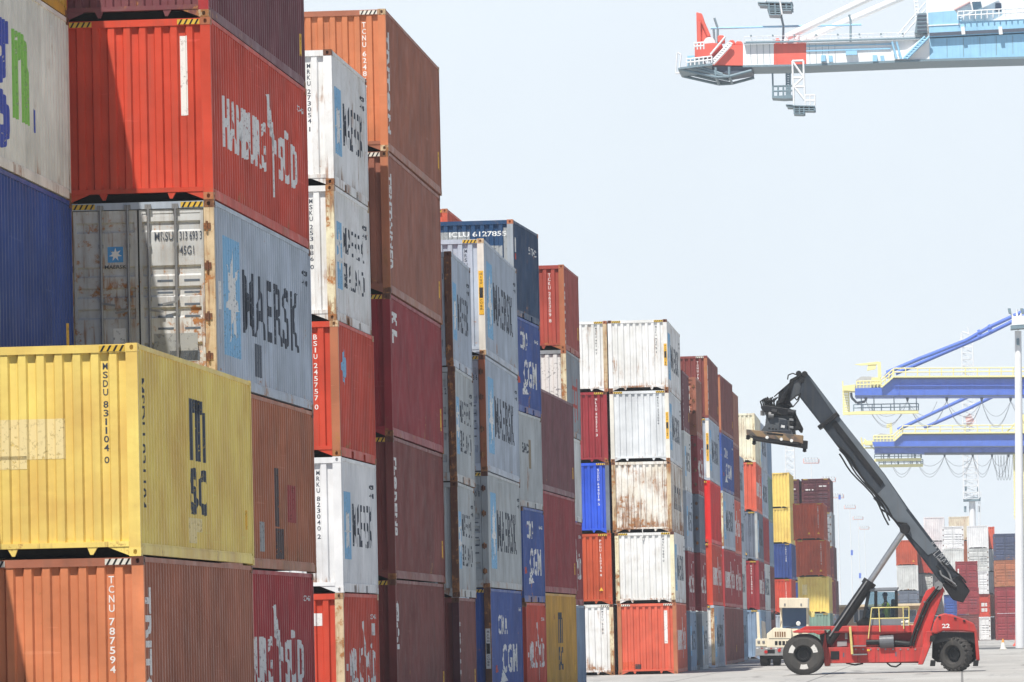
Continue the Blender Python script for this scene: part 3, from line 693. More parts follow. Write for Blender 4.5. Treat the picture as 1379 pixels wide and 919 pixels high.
column(1341.5, 655, SD, L40, {1: ('maroon', 'maroon container', {}), 2: ('copper', 'orange container', {}), 3: ('greywhite', 'whitish container', {}), 4: ('greywhite', 'pale grey container', {}), 5: ('salmon', 'red and white container', {})}, 'the narrow dark gap column')
column(1370.5, 620, HC, L40, {1: ('deepred', 'dark red door ended container', dn), 2: ('deepred', 'red door ended container', dn), 3: ('copper', 'orange door ended container', dn), 4: ('navygrey', 'navy door ended container', dn)}, 'the column beside the mast')
column(1399, 640, HC, L40, {1: ('deepred', 'red container', dn), 2: ('copper', 'orange container', dn), 3: ('maroon', 'maroon container', dn)}, 'the last far column at the frame edge')

# ------------------------------------------------------------------ reach stacker
YC = 212.0
MR = paint('machine_red', srgb(182, 56, 52), .14, .85, .5, .25, 0, .1)
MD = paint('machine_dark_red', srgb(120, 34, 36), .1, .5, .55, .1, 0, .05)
BOOM = paint('boom_grey', srgb(44, 50, 58), .05, .35, .45, .3, 0, .12)
DARK = paint('machine_black', srgb(24, 25, 28), .05, .3, .5, .2, 0, .05)
TYRE = paint('tyre_rubber', srgb(62, 60, 58), 0, .7, .85, .3, 0, .1); TYREW = ink('tyre_white', (.62, .6, .56))
YR = plain('rail_yellow', srgb(216, 200, 128)); CHROME = plain('piston_chrome', (.45, .45, .45), .38, .9)
CABG = paint('cab_grey', srgb(120, 124, 130), .03, .3, .5, .1, 0, 0); GL = glass('cab_glass', (.82, .9, .93), .86)
base = at(1190, 907, YC); base.z = 0
rs = thing('reach_stacker', base, 'red reach stacker with raised dark boom, number 22 on its rear', 'reach stacker')
def pl(name, poly, mat, y0, y1, par=rs, bevel=.02, smooth=False):
    return MB().prism(px(poly, YC), YC+y0, YC+y1).build(name, mat, par, base, bevel, smooth)
def wp(x, y, dy=0.):
    p = at(x, y, YC); p.y += dy; return p
def tubes(name, mat, par, pts, r, n=8):
    return MB().path(pts, r, n).build(name, mat, par, base, 0, True)
def wheel(cx, cy, yoff, steer=0., lugs=False, marks=False):
    c = wp(cx, cy, yoff); rad = c.z; w = .46
    prof = [(.30, -.10), (.33, -.20), (.36, -.235), (.55*rad/.72, -.235), (.64*rad/.72, -.2), (rad, -.13), (rad, .13), (.64*rad/.72, .2), (.36, .235), (.3, .1)]
    t = MB().lathe(prof, 48)
    if lugs:
        for i in range(22):
            a = 2*math.pi*i/22; ca, sa = math.cos(a), math.sin(a)
            for s in (-1, 1):
                vs = []
                for rr in (rad-.06, rad+.02):
                    for da, yy in ((-.07, s*.02), (.05, s*.02), (.12, s*.24), (.0, s*.24)):
                        q = rr-(.03 if abs(yy) > .1 else 0); vs.append((q*math.cos(a+da), yy, q*math.sin(a+da)))
                t.add(vs, [(0,1,2,3),(4,5,6,7),(0,1,5,4),(1,2,6,5),(2,3,7,6),(3,0,4,7)])
    o = t.build('tyre', TYRE, rs); o.location = c-base; o.rotation_euler = (0, 0, steer)
    h = MB().lathe([(.0, -.02), (.16, -.02), (.17, -.10), (.2, -.10), (.21, -.03), (.29, -.03), (.335, -.21)], 36)
    for i in range(10): a = 2*math.pi*i/10; h.lathe([(0, -.06), (.022, -.06), (.022, -.02)], 8, (.25*math.cos(a), 0, .25*math.sin(a)))
    h.build('rim', DARK, o, None, 0, False)
    if marks:
        for a0 in marks:
            m = MB(); n = 6
            pts = [(rr*math.cos(R(a0+k*34/n)), -.2385, rr*math.sin(R(a0+k*34/n))) for rr in (.375, .55) for k in range(n+1)]
            m.add(pts, [(k, k+1, n+2+k, n+1+k) for k in range(n)]); m.build('painted_mark', TYREW, o)
    return o
wheel(1083.5, 881.3, -1.55, 0, False, (8, 138, 255)); wheel(1083.5, 881.3, -.95); wheel(1083.5, 881.3, .95); wheel(1083.5, 881.3, 1.55)
wheel(1287, 881.3, -1.2, R(-32), True); wheel(1287, 881.3, 1.2, R(-32), True)
MB().box(wp(1083, 881).x-.2, wp(1083, 881).x+.2, YC-.8, YC+.8, .45, 1.0).build('front_axle', DARK, rs, base, .03)
MB().box(wp(1287, 881).x-.18, wp(1287, 881).x+.18, YC-1.0, YC+1.0, .5, .95).build('rear_axle', DARK, rs, base, .03)
# chassis
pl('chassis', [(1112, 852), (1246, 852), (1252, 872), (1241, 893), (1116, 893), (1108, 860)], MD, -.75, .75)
pl('lower_panel', [(1115, 872), (1247.5, 872), (1240, 891), (1116.6, 893.5)], MR, -1.05, -.76)
pl('lower_panel', [(1115, 872), (1247.5, 872), (1240, 891), (1116.6, 893.5)], MR, .76, 1.05)
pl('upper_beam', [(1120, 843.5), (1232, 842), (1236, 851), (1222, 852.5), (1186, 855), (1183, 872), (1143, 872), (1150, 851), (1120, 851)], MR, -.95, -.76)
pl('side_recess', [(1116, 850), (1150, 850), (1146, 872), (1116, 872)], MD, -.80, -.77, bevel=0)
pl('front_leg', [(1104, 851), (1112, 851), (1118, 897), (1111.5, 897)], MR, -1.1, 1.1)
pl('fender', [(1069, 850.5), (1076, 848.2), (1112, 849), (1112, 853), (1104, 855), (1098, 852.5), (1071, 852.5)], MR, -1.85, 1.85)
pl('top_rail', [(1078, 847.5), (1086, 843.5), (1150, 843), (1150, 848), (1078, 848.3)], MR, -.9, .9)
pl('arch', [(1112, 853), (1106, 856), (1110, 880), (1112, 890), (1108, 876)], DARK, -1.6, 1.6, bevel=0)
pl('grille', [(1119.5, 877), (1131, 877), (1131, 888), (1119.5, 888)], DARK, -1.07, -1.04, bevel=0)
for poly in ([(1138.5, 852.5), (1142, 852.5), (1142, 861), (1138.5, 861)], [(1128, 864), (1141, 863), (1141, 870), (1128, 871)]): pl('data_plate', poly, PATCH['grey'], -.815, -.80, bevel=0)
pl('marker_lamp', [(1107.5, 853), (1111.5, 853), (1111.5, 857.5), (1107.5, 857.5)], plain('amber_lens', (.8, .35, .05), .3), -1.14, -1.09, bevel=0)
# rear body, arch and mast support
rear = pl('rear_body', [(1254, 853), (1258, 837.5), (1264, 828.5), (1272, 826), (1285, 829), (1300, 834.5), (1311, 839.5), (1316, 850), (1319.5, 890), (1314.5, 890), (1312, 852), (1298, 850), (1270, 850), (1261, 854)], MR, -1.45, 1.45, bevel=.05)
flat_text(rear, '22', WHITE, *(v for v in (wp(1268.8, 843).x-base.x, wp(1279.2, 843).x-base.x)), wp(1274, 846).z, wp(1274, 840.2).z, YC-1.456-base.y, 'number', .03)
pl('counterweight', [(1258, 851), (1312, 852), (1314, 868), (1306, 864), (1270, 864), (1258, 868)], DARK, -1.3, 1.3, bevel=0)
pl('hood_cover', [(1260, 833), (1268, 826.8), (1282, 827.6), (1308, 838.5), (1290, 836)], MR, -1.2, 1.2, bevel=.05)
for a, b in ((1264, 831), (1285, 832.5), (1297, 836)): tubes('hood_latch', DARK, rear, [wp(a, b, -1.47), wp(a+3, b+.6, -1.47)], .035)
pl('rear_leg', [(1248, 850), (1261, 850), (1243, 895), (1236.5, 895)], MR, -1.2, 1.2)
for y0, y1 in ((-1.0, -.62), (.62, 1.0)):
    pl('boom_support', [(1225, 872), (1231, 837.5), (1242, 808), (1247.5, 796), (1266.5, 785), (1272, 795), (1258.5, 831), (1253, 851), (1246, 872)], MR, y0, y1)
for k, (a, b) in enumerate(((1247, 811), (1240.5, 829), (1235.5, 847))): pl('clamp', [(a-3, b-1), (a+3, b+.4), (a+3, b+2), (a-3, b+.8)], STEEL, -1.07, -1.0, bevel=0)
tubes('hydraulic_hose', RUBBER, rs, [wp(1264, 790, -1.06), wp(1248, 811, -1.06), wp(1239, 832, -1.06), wp(1230, 855, -1.06), wp(1226, 870, -1.06)], .05)
tubes('hydraulic_hose', RUBBER, rs, [wp(1268, 791, -1.06), wp(1252, 812, -1.06), wp(1243, 833, -1.06), wp(1234, 856, -1.06), wp(1230, 870, -1.06)], .04)
for a, b in ((1253, 856), (1253.5, 889), (1311, 889)): pl('mud_flap', [(a, b), (a+7, b), (a+6, b+8), (a-1, b+8)], RUBBER, -1.5, -1.0, bevel=0)
pl('arch_shade_fill', [(1256, 852.5), (1313, 852.5), (1317, 886), (1310, 892), (1262, 892), (1255, 886)], RUBBER, -.45, .45, bevel=0)  # black block standing in for the shade inside the wheel arch
for k in range(9): tubes('bolt', STEEL, rs, [wp(1153+10*k, 874.5, -1.07), wp(1153+10*k, 874.5, -1.045)], .035)
for x0, y0 in ((1136, 879), (1206, 878)): pl('warning_decal', [(x0, y0), (x0+1.8, y0), (x0+1.8, y0+6), (x0, y0+6)], PATCH['slate'], -1.058, -1.051, bevel=0)
pl('warning_decal', [(1168, 874.5), (1172, 874.5), (1172, 877), (1168, 877)], YEL, -1.058, -1.051, bevel=0)
for x0 in (1156, 1180, 1213): pl('frame_seam', [(x0, 872.5), (x0+.6, 872.5), (x0-.2, 892), (x0-.8, 892)], MD, -1.056, -1.051, bevel=0)
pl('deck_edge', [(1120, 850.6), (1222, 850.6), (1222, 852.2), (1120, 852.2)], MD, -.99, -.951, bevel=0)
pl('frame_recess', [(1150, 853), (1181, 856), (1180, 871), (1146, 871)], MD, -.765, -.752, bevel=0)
for k in range(4): tubes('hydraulic_pipe', STEEL if k % 2 else RUBBER, rs, [wp(1150, 856+2*k, -.8), wp(1166, 858+2*k, -.82), wp(1186, 869+k*.6, -.8), wp(1222, 869.5+k*.6, -.8)], .03)
# boom
boom = pl('boom', [(1107.5, 575), (1128, 559), (1191.6, 639), (1224, 686), (1271, 748), (1306.4, 796), (1297, 812), (1283, 808), (1268, 787), (1212, 712.5), (1156.3, 639)], BOOM, -.52, .52, bevel=.06)
pl('boom_side_plate', [(1176, 672), (1196, 652), (1222, 690), (1262, 742), (1250, 748), (1216, 712)], paint('boom_plate', srgb(92, 99, 106), .02, .4, .4, .2, 0, .1), -.55, -.522, boom, 0)
pl('boom_top_band', [(1127, 561), (1131, 562.5), (1191.5, 640.5), (1222, 686), (1217, 689), (1186, 645), (1124, 566)], paint('boom_plate', srgb(92, 99, 106), .02, .4), -.545, -.522, boom, 0)
pl('boom_side_rib', [(1120, 572), (1126, 567), (1190, 650), (1186, 656)], DARK, -.56, -.522, boom, 0)
inner = pl('boom_inner_section', [(1076, 534), (1083, 503.5), (1089, 505), (1128, 556), (1108, 575)], BOOM, -.4, .4, boom, .05)
pl('boom_face_strip', [(1090, 510), (1094, 513), (1128, 556), (1124, 560)], paint('boom_plate', srgb(92, 99, 106), .02, .4), -.43, -.402, inner, 0)
pl('boom_collar', [(1101, 575), (1104, 579), (1115, 572), (1131, 560), (1127, 555.5), (1112, 567)], DARK, -.66, .66, boom, .02)
pl('boom_heel', [(1268, 787), (1292, 775), (1306.4, 796), (1297, 812), (1283, 808)], DARK, -.62, .62, boom, .03)
tubes('pivot_pin', STEEL, boom, [wp(1264, 789, -1.1), wp(1264, 789, 1.1)], .16, 16)
for k, (a, b, c, d) in enumerate(((1262, 752, 1292, 790), (1258, 758, 1288, 796), (1262, 764, 1284, 792), (1268, 756, 1297, 786))):
    pts = [wp(a+(c-a)*t+4*math.sin(5*t+k), b+(d-b)*t+5*math.sin(math.pi*t+k), -.62-.03*k) for t in [i/8 for i in range(9)]]; tubes('boom_hose', RUBBER if k % 2 else STEEL, boom, pts, .035)
for k in range(3):
    pts = [wp(1128+30*t*2.4+3*math.sin(9*t+k), 600+40*t*2.4+6*k-5*math.sin(math.pi*t), -.56-.03*k) for t in [i/10 for i in range(11)]]; tubes('boom_hose', RUBBER, boom, pts, .03)
pts = [wp(1183, 676, -.58), wp(1186, 686, -.62), wp(1196, 692, -.6), wp(1208, 704, -.58), wp(1222, 706, -.58)]; tubes('boom_hose', RUBBER, boom, pts, .035)
vs, fs, _ = glyphs('KALMAR', .0, 1.2); a, b = wp(1250, 735), wp(1274, 765); u = (b-a); n_ = Vector((-u.z, 0, u.x)).normalized()*.34
m = MB(); m.add([a+u*p+n_*(q-.2)+Vector((0, -.535, 0)) for p, q in vs], fs); m.build('lettering', ink('grey_lettering', (.3, .31, .32)), boom, base)
# lift cylinders
for s in (-1, 1):
    y = .78*s
    MB().tube(wp(1115, 866, y), wp(1170, 786, y), .2, 20).tube(wp(1168, 789, y), wp(1172, 783, y), .25, 20).build('lift_cylinder', DARK, rs, base, 0, False)
    tubes('cylinder_rod', CHROME, rs, [wp(1170, 786, y), wp(1219, 713, y)], .105, 16)
    MB().tube(wp(1219, 713, y-.12), wp(1219, 713, y+.12), .2, 16).build('rod_eye', DARK, rs, base)
    tubes('cylinder_pipe', STEEL, rs, [wp(1118, 857, y-.22), wp(1168, 783, y-.22)], .03)
# head, rotator, spreader
head = pl('head_frame', [(1089, 505), (1086, 503.5), (1079, 503), (1070, 512), (1049, 528.5), (1047.5, 545), (1060, 544), (1073, 533.5), (1080, 532), (1084, 524)], paint('head_grey', srgb(66, 70, 74), .05, .5, .5, .2, 0, .1), -.34, .34, bevel=.03)
for q in ([wp(1061, 512, -.4), wp(1062, 506, -.4), wp(1068, 503.6, -.4), wp(1074, 506, -.4), wp(1075, 511, -.4)], [wp(1070, 536, -.4), wp(1074, 540, -.4), wp(1077, 533, -.4)], [wp(1060, 545, -.4), wp(1068, 549, -.4), wp(1076, 540, -.4), wp(1078, 530, -.4)], [wp(1043, 535, -.3), wp(1052, 527, -.38), wp(1066, 515, -.38), wp(1077, 508, -.4)]): tubes('hose', RUBBER, head, q, .022)
for a, b in ((1076, 504), (1084, 504.5), (1080, 512)): MB().tube(wp(a, b, -.42), wp(a, b, .42), .11, 14).build('sheave', DARK, head, base)
pl('hinge_plate', [(1046, 540), (1062, 538), (1068, 547), (1060, 552), (1044, 551)], DARK, -.3, .3, head, .02)
pl('rotator', [(1025, 549), (1030, 546.5), (1066, 552), (1072, 556), (1070, 561), (1052, 561), (1034, 557), (1027, 553.5)], DARK, -.8, .8, bevel=.03)
mot = pl('hydraulic_motors', [(1029, 540), (1032, 536.5), (1039, 537), (1041, 548), (1030, 548)], DARK, -.5, .1, bevel=.03)
for k in range(5): tubes('hose', RUBBER, mot, [wp(1029+3*k, 538+k, -.52), wp(1027.5+3*k, 542, -.56), wp(1030+3*k, 549, -.5)], .02)
pl('spreader_frame', [(1033, 557), (1068, 561), (1072, 588), (1026, 583.5), (1031, 576)], paint('spreader_grey', srgb(80, 84, 88), .06, .45, .5, .2, 0, .1), -.7, .7, bevel=.03)
pl('spreader_wing', [(1024, 583.3), (1040, 563.5), (1046, 563), (1060, 566), (1062, 587)], paint('spreader_grey', srgb(80, 84, 88), .06, .45), -.9, -.705, bevel=.02)
pl('cover_plate', [(1051, 566), (1062, 567.5), (1061, 585), (1050, 584)], BOOM, -.94, -.902, bevel=.01); pl('label_sheet', [(1053, 573.5), (1058, 574.5), (1057.6, 578), (1052.6, 577)], PATCH['white'], -.95, -.942, bevel=0)
slew = MB()
for k in range(16):
    a = 2*math.pi*k/16; q = wp(1048, 553.5); slew.box(q.x+.62*math.cos(a)-.05, q.x+.62*math.cos(a)+.05, YC+.62*math.sin(a)-.05, YC+.62*math.sin(a)+.05, q.z-.16, q.z+.02)
slew.build('slew_bolts', STEEL, rs, base)
for a, b, r_ in ((1040, 556, .13), (1036, 560, .11), (1062, 556.5, .12)): MB().tube(wp(a, b, -.95), wp(a+7, b+1, -.95), r_, 14).build('slew_motor', STEEL if a == 1036 else DARK, rs, base)
for k in range(4): pl('valve_block', [(1030.5+2.6*k, 537+k*.4), (1032.5+2.6*k, 537+k*.4), (1032.5+2.6*k, 545), (1030.5+2.6*k, 545)], STEEL if k == 2 else DARK, -.62, -.45, mot, .01)
for k in range(9):
    a, b = 1026+2.2*k, 547; tubes('hose', RUBBER, mot, [wp(a+4, b-9-k % 3, -.5), wp(a-1+k % 4, b-5, -.72), wp(a+1, b+2, -.7), wp(a+5-k % 3, b+8, -.75), wp(a+9, b+13-k % 2, -.8)], .028)
tilt = [wp(1052, 543, -.45), wp(1063, 524, -.45)]; MB().tube(tilt[0], tilt[0].lerp(tilt[1], .6), .11, 12).tube(tilt[0].lerp(tilt[1], .6), tilt[1], .06, 10).build('tilt_cylinder', DARK, head, base)
pl('head_plate', [(1079, 504), (1070, 513), (1062, 545), (1058, 545), (1064, 512)], DARK, -.38, -.345, head, .01)
pl('head_gusset', [(1049, 529), (1056, 524), (1056, 536), (1048, 541)], DARK, -.37, -.345, head, .01)
for k in range(6): pl('frame_hole', [(1036+4.6*k, 577+k*.7), (1038.4+4.6*k, 577.3+k*.7), (1038.4+4.6*k, 579.3+k*.7), (1036+4.6*k, 579+k*.7)], RUBBER, -.912, -.9, rs, 0)
for k in range(4): pl('valve_stack', [(1064, 565+5*k), (1069.5, 565.6+5*k), (1069.5, 568.8+5*k), (1064, 568.2+5*k)], DARK if k % 2 else STEEL, -.98, -.71, rs, .01)
hc = rs
for k in range(13):
    x0 = 1067+1.3*k; tubes('spreader_hose', RUBBER, rs, [wp(1066, 561+1.7*k, -.6-.03*k), wp(x0+5-.5*k, 559+1.6*k, -.7), wp(x0+6-.7*k, 568+1.3*k, -.72+.08*(k % 3)), wp(1070, 584-k, -.6)], .034)
MB().box(wp(1052, 570).x-.45, wp(1052, 570).x+.45, YC-3.0, YC+3.0, wp(1050, 590).z, wp(1050, 583).z).build('spreader_beam', BOOM, rs, base, .02)
def rustyhz():
    m = bpy.data.materials.new('worn_hazard_paint'); m.use_nodes = True; N = NT(m); tc = N.n('TexCoord'); v = tc.outputs['Object']
    wv = N.n('TexWave'); wv.inputs['Scale'].default_value = .9; wv.inputs['Distortion'].default_value = .3; wv.bands_direction = 'DIAGONAL'; N.l(v, wv.inputs[0])
    c = N.mix(N.ramp(wv.outputs['Fac'], .46, .54), (.22, .15, .075), (.07, .062, .054)); nz = N.noise(v, 5, 8, .7); c = N.mix(N.ramp(nz, .46, .62), c, (.2, .12, .075))
    p = N.n('BsdfPrincipled'); N.l(c, p.inputs[0]); p.inputs['Roughness'].default_value = .7; o = N.n('OutputMaterial'); N.l(p.outputs[0], o.inputs[0]); return m
HZR = rustyhz()
for y0, y1 in ((-3.25, -2.9), (2.9, 3.25)):
    e = pl('end_beam', [(1009.5, 582.3), (1085, 590.5), (1084.4, 601.5), (1009.8, 590)], HZR if y0 < 0 else DARK, y0, y1, bevel=.02)  # far beam coloured black to stand for the underside in shade
    if y0 < 0:
        pl('beam_slot', [(1036.5, 586.5), (1058.5, 588.8), (1058, 591.2), (1037, 589)], RUBBER, y0-.006, y0+.02, e, 0); pl('lower_plate', [(1012, 591), (1080, 599.5), (1078, 601.5), (1040, 598), (1013, 593)], DARK, y0-.03, y1, e, 0)
        for a, b in ((1037, 593.3), (1056, 595.5), (1069.5, 597.5)): MB().lathe([(0, -.02), (.06, -.02), (.06, .02)], 12, wp(a, b, y0-.04)).build('lamp', PATCH['white'], e, base)
    for a, b in ((1011.5, 590), (1080.5, 600)): MB().tube(wp(a, b, (y0+y1)/2), wp(a, b+5, (y0+y1)/2), .07, 10).tube(wp(a, b+4, (y0+y1)/2), wp(a, b+6, (y0+y1)/2), .1, 8, .03).build('twistlock', DARK, e, base)
# cab
cab = pl('cab_floor', [(1173, 833), (1217, 833), (1217, 843), (1173, 843)], CABG, -.9, .7, bevel=.03)
pl('cab_nose', [(1152, 834), (1156, 837), (1164, 829), (1168, 817), (1174, 824), (1174, 843), (1155, 843)], DARK, -.75, .6, cab, .03)
for y0, y1 in ((-.85, -.62), (.42, .65)): pl('cab_roof', [(1168, 795.5), (1172, 792.5), (1190, 791.5), (1211, 791), (1208, 796), (1172, 797)], CABG, y0, y1, cab, .03)
pl('added_roof_glass', [(1170, 794.5), (1209, 793), (1209, 793.6), (1170, 795.1)], GL, -.62, .42, cab, 0)  # glass panel added in the roof so daylight reaches the driver
for a, b, c, d in ((1170.5, 796, 1163.5, 832), (1179.5, 796, 1179.5, 834), (1207, 796, 1207.5, 834)):
    for y in (-.8, .6): MB().bar(wp(a, b, y), wp(c, d, y), .07, .1).build('cab_pillar', DARK, cab, base)
pl('windscreen', [(1170.8, 797), (1179, 797), (1179, 833), (1164.5, 832)], GL, -.8, -.79, cab, 0); pl('door_glass', [(1180.5, 797.5), (1206.5, 797.5), (1207, 833), (1180.5, 833)], GL, -.8, -.79, cab, 0)
pl('rear_glass', [(1170.8, 797), (1206.5, 797.5), (1207, 833), (1164.5, 832)], GL, .6, .61, cab, 0)
pl('seat', [(1200, 808), (1203, 806.5), (1205.5, 808), (1205, 835), (1188, 835), (1188, 832), (1200.5, 831.5)], DARK, -.4, .2, cab, .03)
tubes('steering_wheel', DARK, cab, [wp(1176, 836, -.1), wp(1180.5, 822.5, -.1)], .03); MB().lathe([(.17, -.015), (.2, -.015), (.2, .015), (.17, .015)], 20).build('steering_rim', DARK, cab).matrix_local = Matrix.Translation(wp(1181, 822, -.1)-base) @ Matrix.Rotation(R(62), 4, 'X') @ Matrix.Rotation(R(20), 4, 'Z')
for pts in ([(1170, 860), (1174.5, 819), (1224.5, 818), (1224.5, 842)], [(1172.5, 833.5), (1225, 832.5)], [(1184, 819), (1185.5, 851)], [(1216.5, 818.5), (1217.5, 847)]): tubes('guard_rail', YR, cab, [wp(a, b, -1.05) for a, b in pts], .021)
tubes('ladder', YR, rs, [wp(1145.5, 844, -1.12), wp(1148.5, 881, -1.12)], .05)
for a, b in ((870, 1167), (881.5, 1168.5)): MB().box(wp(1149, a).x, wp(b, a).x, YC-1.25, YC-1.05, wp(1149, a).z-.03, wp(1149, a).z+.02).build('step', STEEL, rs, base)
MB().tube(wp(1185, 865, -1.0), wp(1204, 864, -1.0), .24, 20).build('muffler', paint('muffler_grey', srgb(96, 98, 102), .1, .3, .3), rs, base, 0)
tubes('exhaust_pipe', DARK, rs, [wp(1167, 865, -1.0), wp(1186, 865, -1.0)], .1, 12); tubes('exhaust_pipe', DARK, rs, [wp(1205, 866, -.9), wp(1226, 868, -.9)], .12, 12)
MB().tube(wp(1214, 841, -.8), wp(1224.5, 841, -.8), .16, 16).build('air_tank', paint('tank_white', srgb(214, 208, 196), .05, .3), rs, base, 0)
tubes('hanging_hose', RUBBER, rs, [wp(1195, 893, -.9), wp(1200, 897, -.95), wp(1207, 898, -.95), wp(1214, 893.5, -.9)], .03); tubes('hanging_hose', RUBBER, rs, [wp(1140, 893, -.9), wp(1152, 895.5, -.95), wp(1163, 893.5, -.9)], .03)

# ------------------------------------------------------------------ driver
def skin(name, pts, edges, rad, mat, parent, root=0, sub=2):
    me = bpy.data.meshes.new(name); me.from_pydata([tuple(p) for p in pts], edges, []); o = bpy.data.objects.new(name, me); COL.objects.link(o); o.parent = parent
    o.modifiers.new('skin', 'SKIN'); sv = me.skin_vertices[0].data
    for i, r in enumerate(rad): sv[i].radius = (r, r) if not isinstance(r, tuple) else r
    sv[root].use_root = True
    s = o.modifiers.new('sub', 'SUBSURF'); s.levels = s.render_levels = sub; me.materials.append(mat); return o
def person():
    hip = wp(1194, 830, -.12); o = hip
    t = thing('person', o, 'driver seated in the cab wearing a yellow safety vest and dark cap, hands on wheel', 'person')
    sk = plain('skin', (.30, .17, .11), .6); tr = plain('trousers_navy', (.03, .04, .07), .8)
    pts = [(0,0,0), (-.01,0,.17), (-.02,0,.36), (-.02,0,.50), (-.03,0,.60), (-.04,0,.70), (-.035,0,.80)]; rad = [.13,.125,(.15,.12),(.1,.08),.055,.085,.075]
    ed = [(i, i+1) for i in range(6)]
    def limb(start, chain):
        a = start
        for p, r in chain: pts.append(p); rad.append(r); ed.append((a, len(pts)-1)); a = len(pts)-1
        return a
    for s in (-1, 1):
        limb(3, [((-.02, .2*s, .46), .062), ((-.14, .24*s, .24), .046), ((-.34, .17*s, .2), .036), ((-.39, .15*s, .205), .03), ((-.42, .145*s, .21), .032)])
        w = len(pts)-1
        for k, (dz, ln) in enumerate(((.02, .05), (.007, .06), (-.006, .055), (-.018, .045))): limb(w, [((-.45-ln*.3, .14*s, .21+dz), .009), ((-.46-ln*.35, .14*s-.025*s, .2+dz), .008)])
        limb(w, [((-.43, .12*s, .235), .010), ((-.445, .10*s, .245), .009)])
        limb(0, [((-.12, .1*s, -.01), .085), ((-.42, .13*s, .0), .065), ((-.45, .13*s, -.28), .05), ((-.44, .13*s, -.4), .042), ((-.54, .13*s, -.42), .04)])
    skin('body', pts, ed, rad, sk, t)
    v = MB(); rings = [(-.04, .15, .185, 0), (.1, .15, .18, -.005), (.24, .155, .185, -.012), (.36, .16, .20, -.02), (.45, .145, .205, -.02), (.50, .10, .15, -.02), (.535, .065, .085, -.022)]
    n = 20; v.add([(ox+rx*math.cos(2*math.pi*k/n), ry*math.sin(2*math.pi*k/n), z) for z, rx, ry, ox in rings for k in range(n)], [(r*n+k, r*n+(k+1) % n, (r+1)*n+(k+1) % n, (r+1)*n+k) for r in range(len(rings)-1) for k in range(n)])
    v.build('vest', plain('vest_yellow', (.72, .88, .10), .6), t, None, 0, True)
    skin('trousers', [(0,0,-.03), (-.12,.1,-.01), (-.42,.13,0), (-.45,.13,-.3), (-.12,-.1,-.01), (-.42,-.13,0), (-.45,-.13,-.3)], [(0,1),(1,2),(2,3),(0,4),(4,5),(5,6)], [.145,.095,.078,.06,.095,.078,.06], tr, t)
    cap = MB().lathe([(.0, .13), (.06, .115), (.095, .07), (.105, .0)], 20).lathe([(.105, 0), (.108, -.015), (.09, -.01)], 20); c = cap.build('cap', tr, t, None, 0, True); c.rotation_euler = (R(90), 0, 0); c.location = (-.035, 0, .775)
    MB().prism([(-.13, .775), (-.2, .765), (-.2, .772), (-.13, .785)], -.06, .06).build('cap_peak', tr, t)
    f = MB()
    f.add([(-.11,0,.745), (-.148,0,.705), (-.112,.018,.70), (-.112,-.018,.70)], [(0,1,2),(0,3,1),(1,3,2)]); f.build('nose', sk, t)
    for s in (-1, 1):
        MB().lathe([(0,-.008), (.012,-.006), (.012,.004)], 10, (-.108, .035*s, .735)).build('eye', RUBBER, t); MB().box(-.05, -.02, .078*s-.008, .078*s+.008, .69, .745).build('ear', sk, t, None, .006)
    MB().box(-.122, -.112, -.025, .025, .668, .676).build('mouth', plain('lips', (.22, .08, .07)), t)
person()

# ------------------------------------------------------------------ terminal tractor behind the stacker
YT = 267.0
tb = at(1055, 898, YT); tb.z = 0
tt = thing('terminal_tractor', tb, 'cream white yard tractor with tall sun visor and louvred nose behind the red lift truck', 'tractor')
CREAM = paint('tractor_cream', srgb(226, 216, 192), .08, .3, .5, .08, 0, .1)
def tp(x, y, dy=0.): p = at(x, y, YT); p.y += dy; return p
def tpl(name, poly, mat, y0, y1, par=tt, bevel=.02): return MB().prism(px(poly, YT), YT+y0, YT+y1).build(name, mat, par, tb, bevel)
cb = tpl('cab', [(1050, 847), (1088, 847), (1088, 884), (1046, 884)], CREAM, .3, 2.2)
tpl('roof_visor', [(1049.5, 805.5), (1088, 805.5), (1088, 819), (1049.5, 819)], CREAM, -.1, 2.2, cb)
for x0, x1 in ((1050, 1053), (1085.5, 1088.3)): tpl('pillar', [(x0, 819), (x1, 819), (x1+.3, 848), (x0+.3, 848)], CREAM, .3, .42, cb, 0); tpl('pillar', [(x0, 819), (x1, 819), (x1+.3, 848), (x0+.3, 848)], CREAM, 2.05, 2.2, cb, 0)
tpl('windscreen', [(1053, 819), (1085.5, 819), (1085.8, 847), (1053.3, 847)], glass('painted_sky_glass', (.5, .62, .75), .3, (.10, .17, .30, 1)), .34, .36, cb, 0)  # blue body colour stands in for sky reflected in the screen
tpl('cab_back', [(1053, 819), (1085.5, 819), (1085.8, 847), (1053.3, 847)], plain('cab_lining', srgb(104, 122, 156)), 1.2, 1.3, cb, 0)
tpl('dashboard', [(1054, 842), (1084, 842), (1084, 847), (1054, 847)], plain('dash_grey', (.35, .36, .37)), .45, .9, cb, .02)
MB().lathe([(0, -.02), (.09, -.02), (.11, .0), (.11, .05)], 16, tp(1075, 840, .1)).build('mirror', PATCH['white'], cb, tb)
tubes_t = lambda name, mat, pts, r: MB().path([tp(*p) for p in pts], r, 8).build(name, mat, tt, tb, 0, True)
tubes_t('wiper', RUBBER, [(1058, 846, .3), (1072, 843, .28)], .02)
tpl('nose', [(1033, 854), (1043, 845.5), (1066, 847), (1066, 872), (1033, 872)], CREAM, -.5, .6)
tpl('side_step', [(1018, 860.5), (1034, 860), (1034, 871), (1018, 871)], CREAM, -.4, .6)
for k in range(5): tpl('louvre', [(1044+3.1*k, 851), (1045.8+3.1*k, 851), (1046+3.1*k, 858), (1044.2+3.1*k, 858)], plain('rusty_slot', (.2, .09, .03)), -.51, -.49, tt, 0)
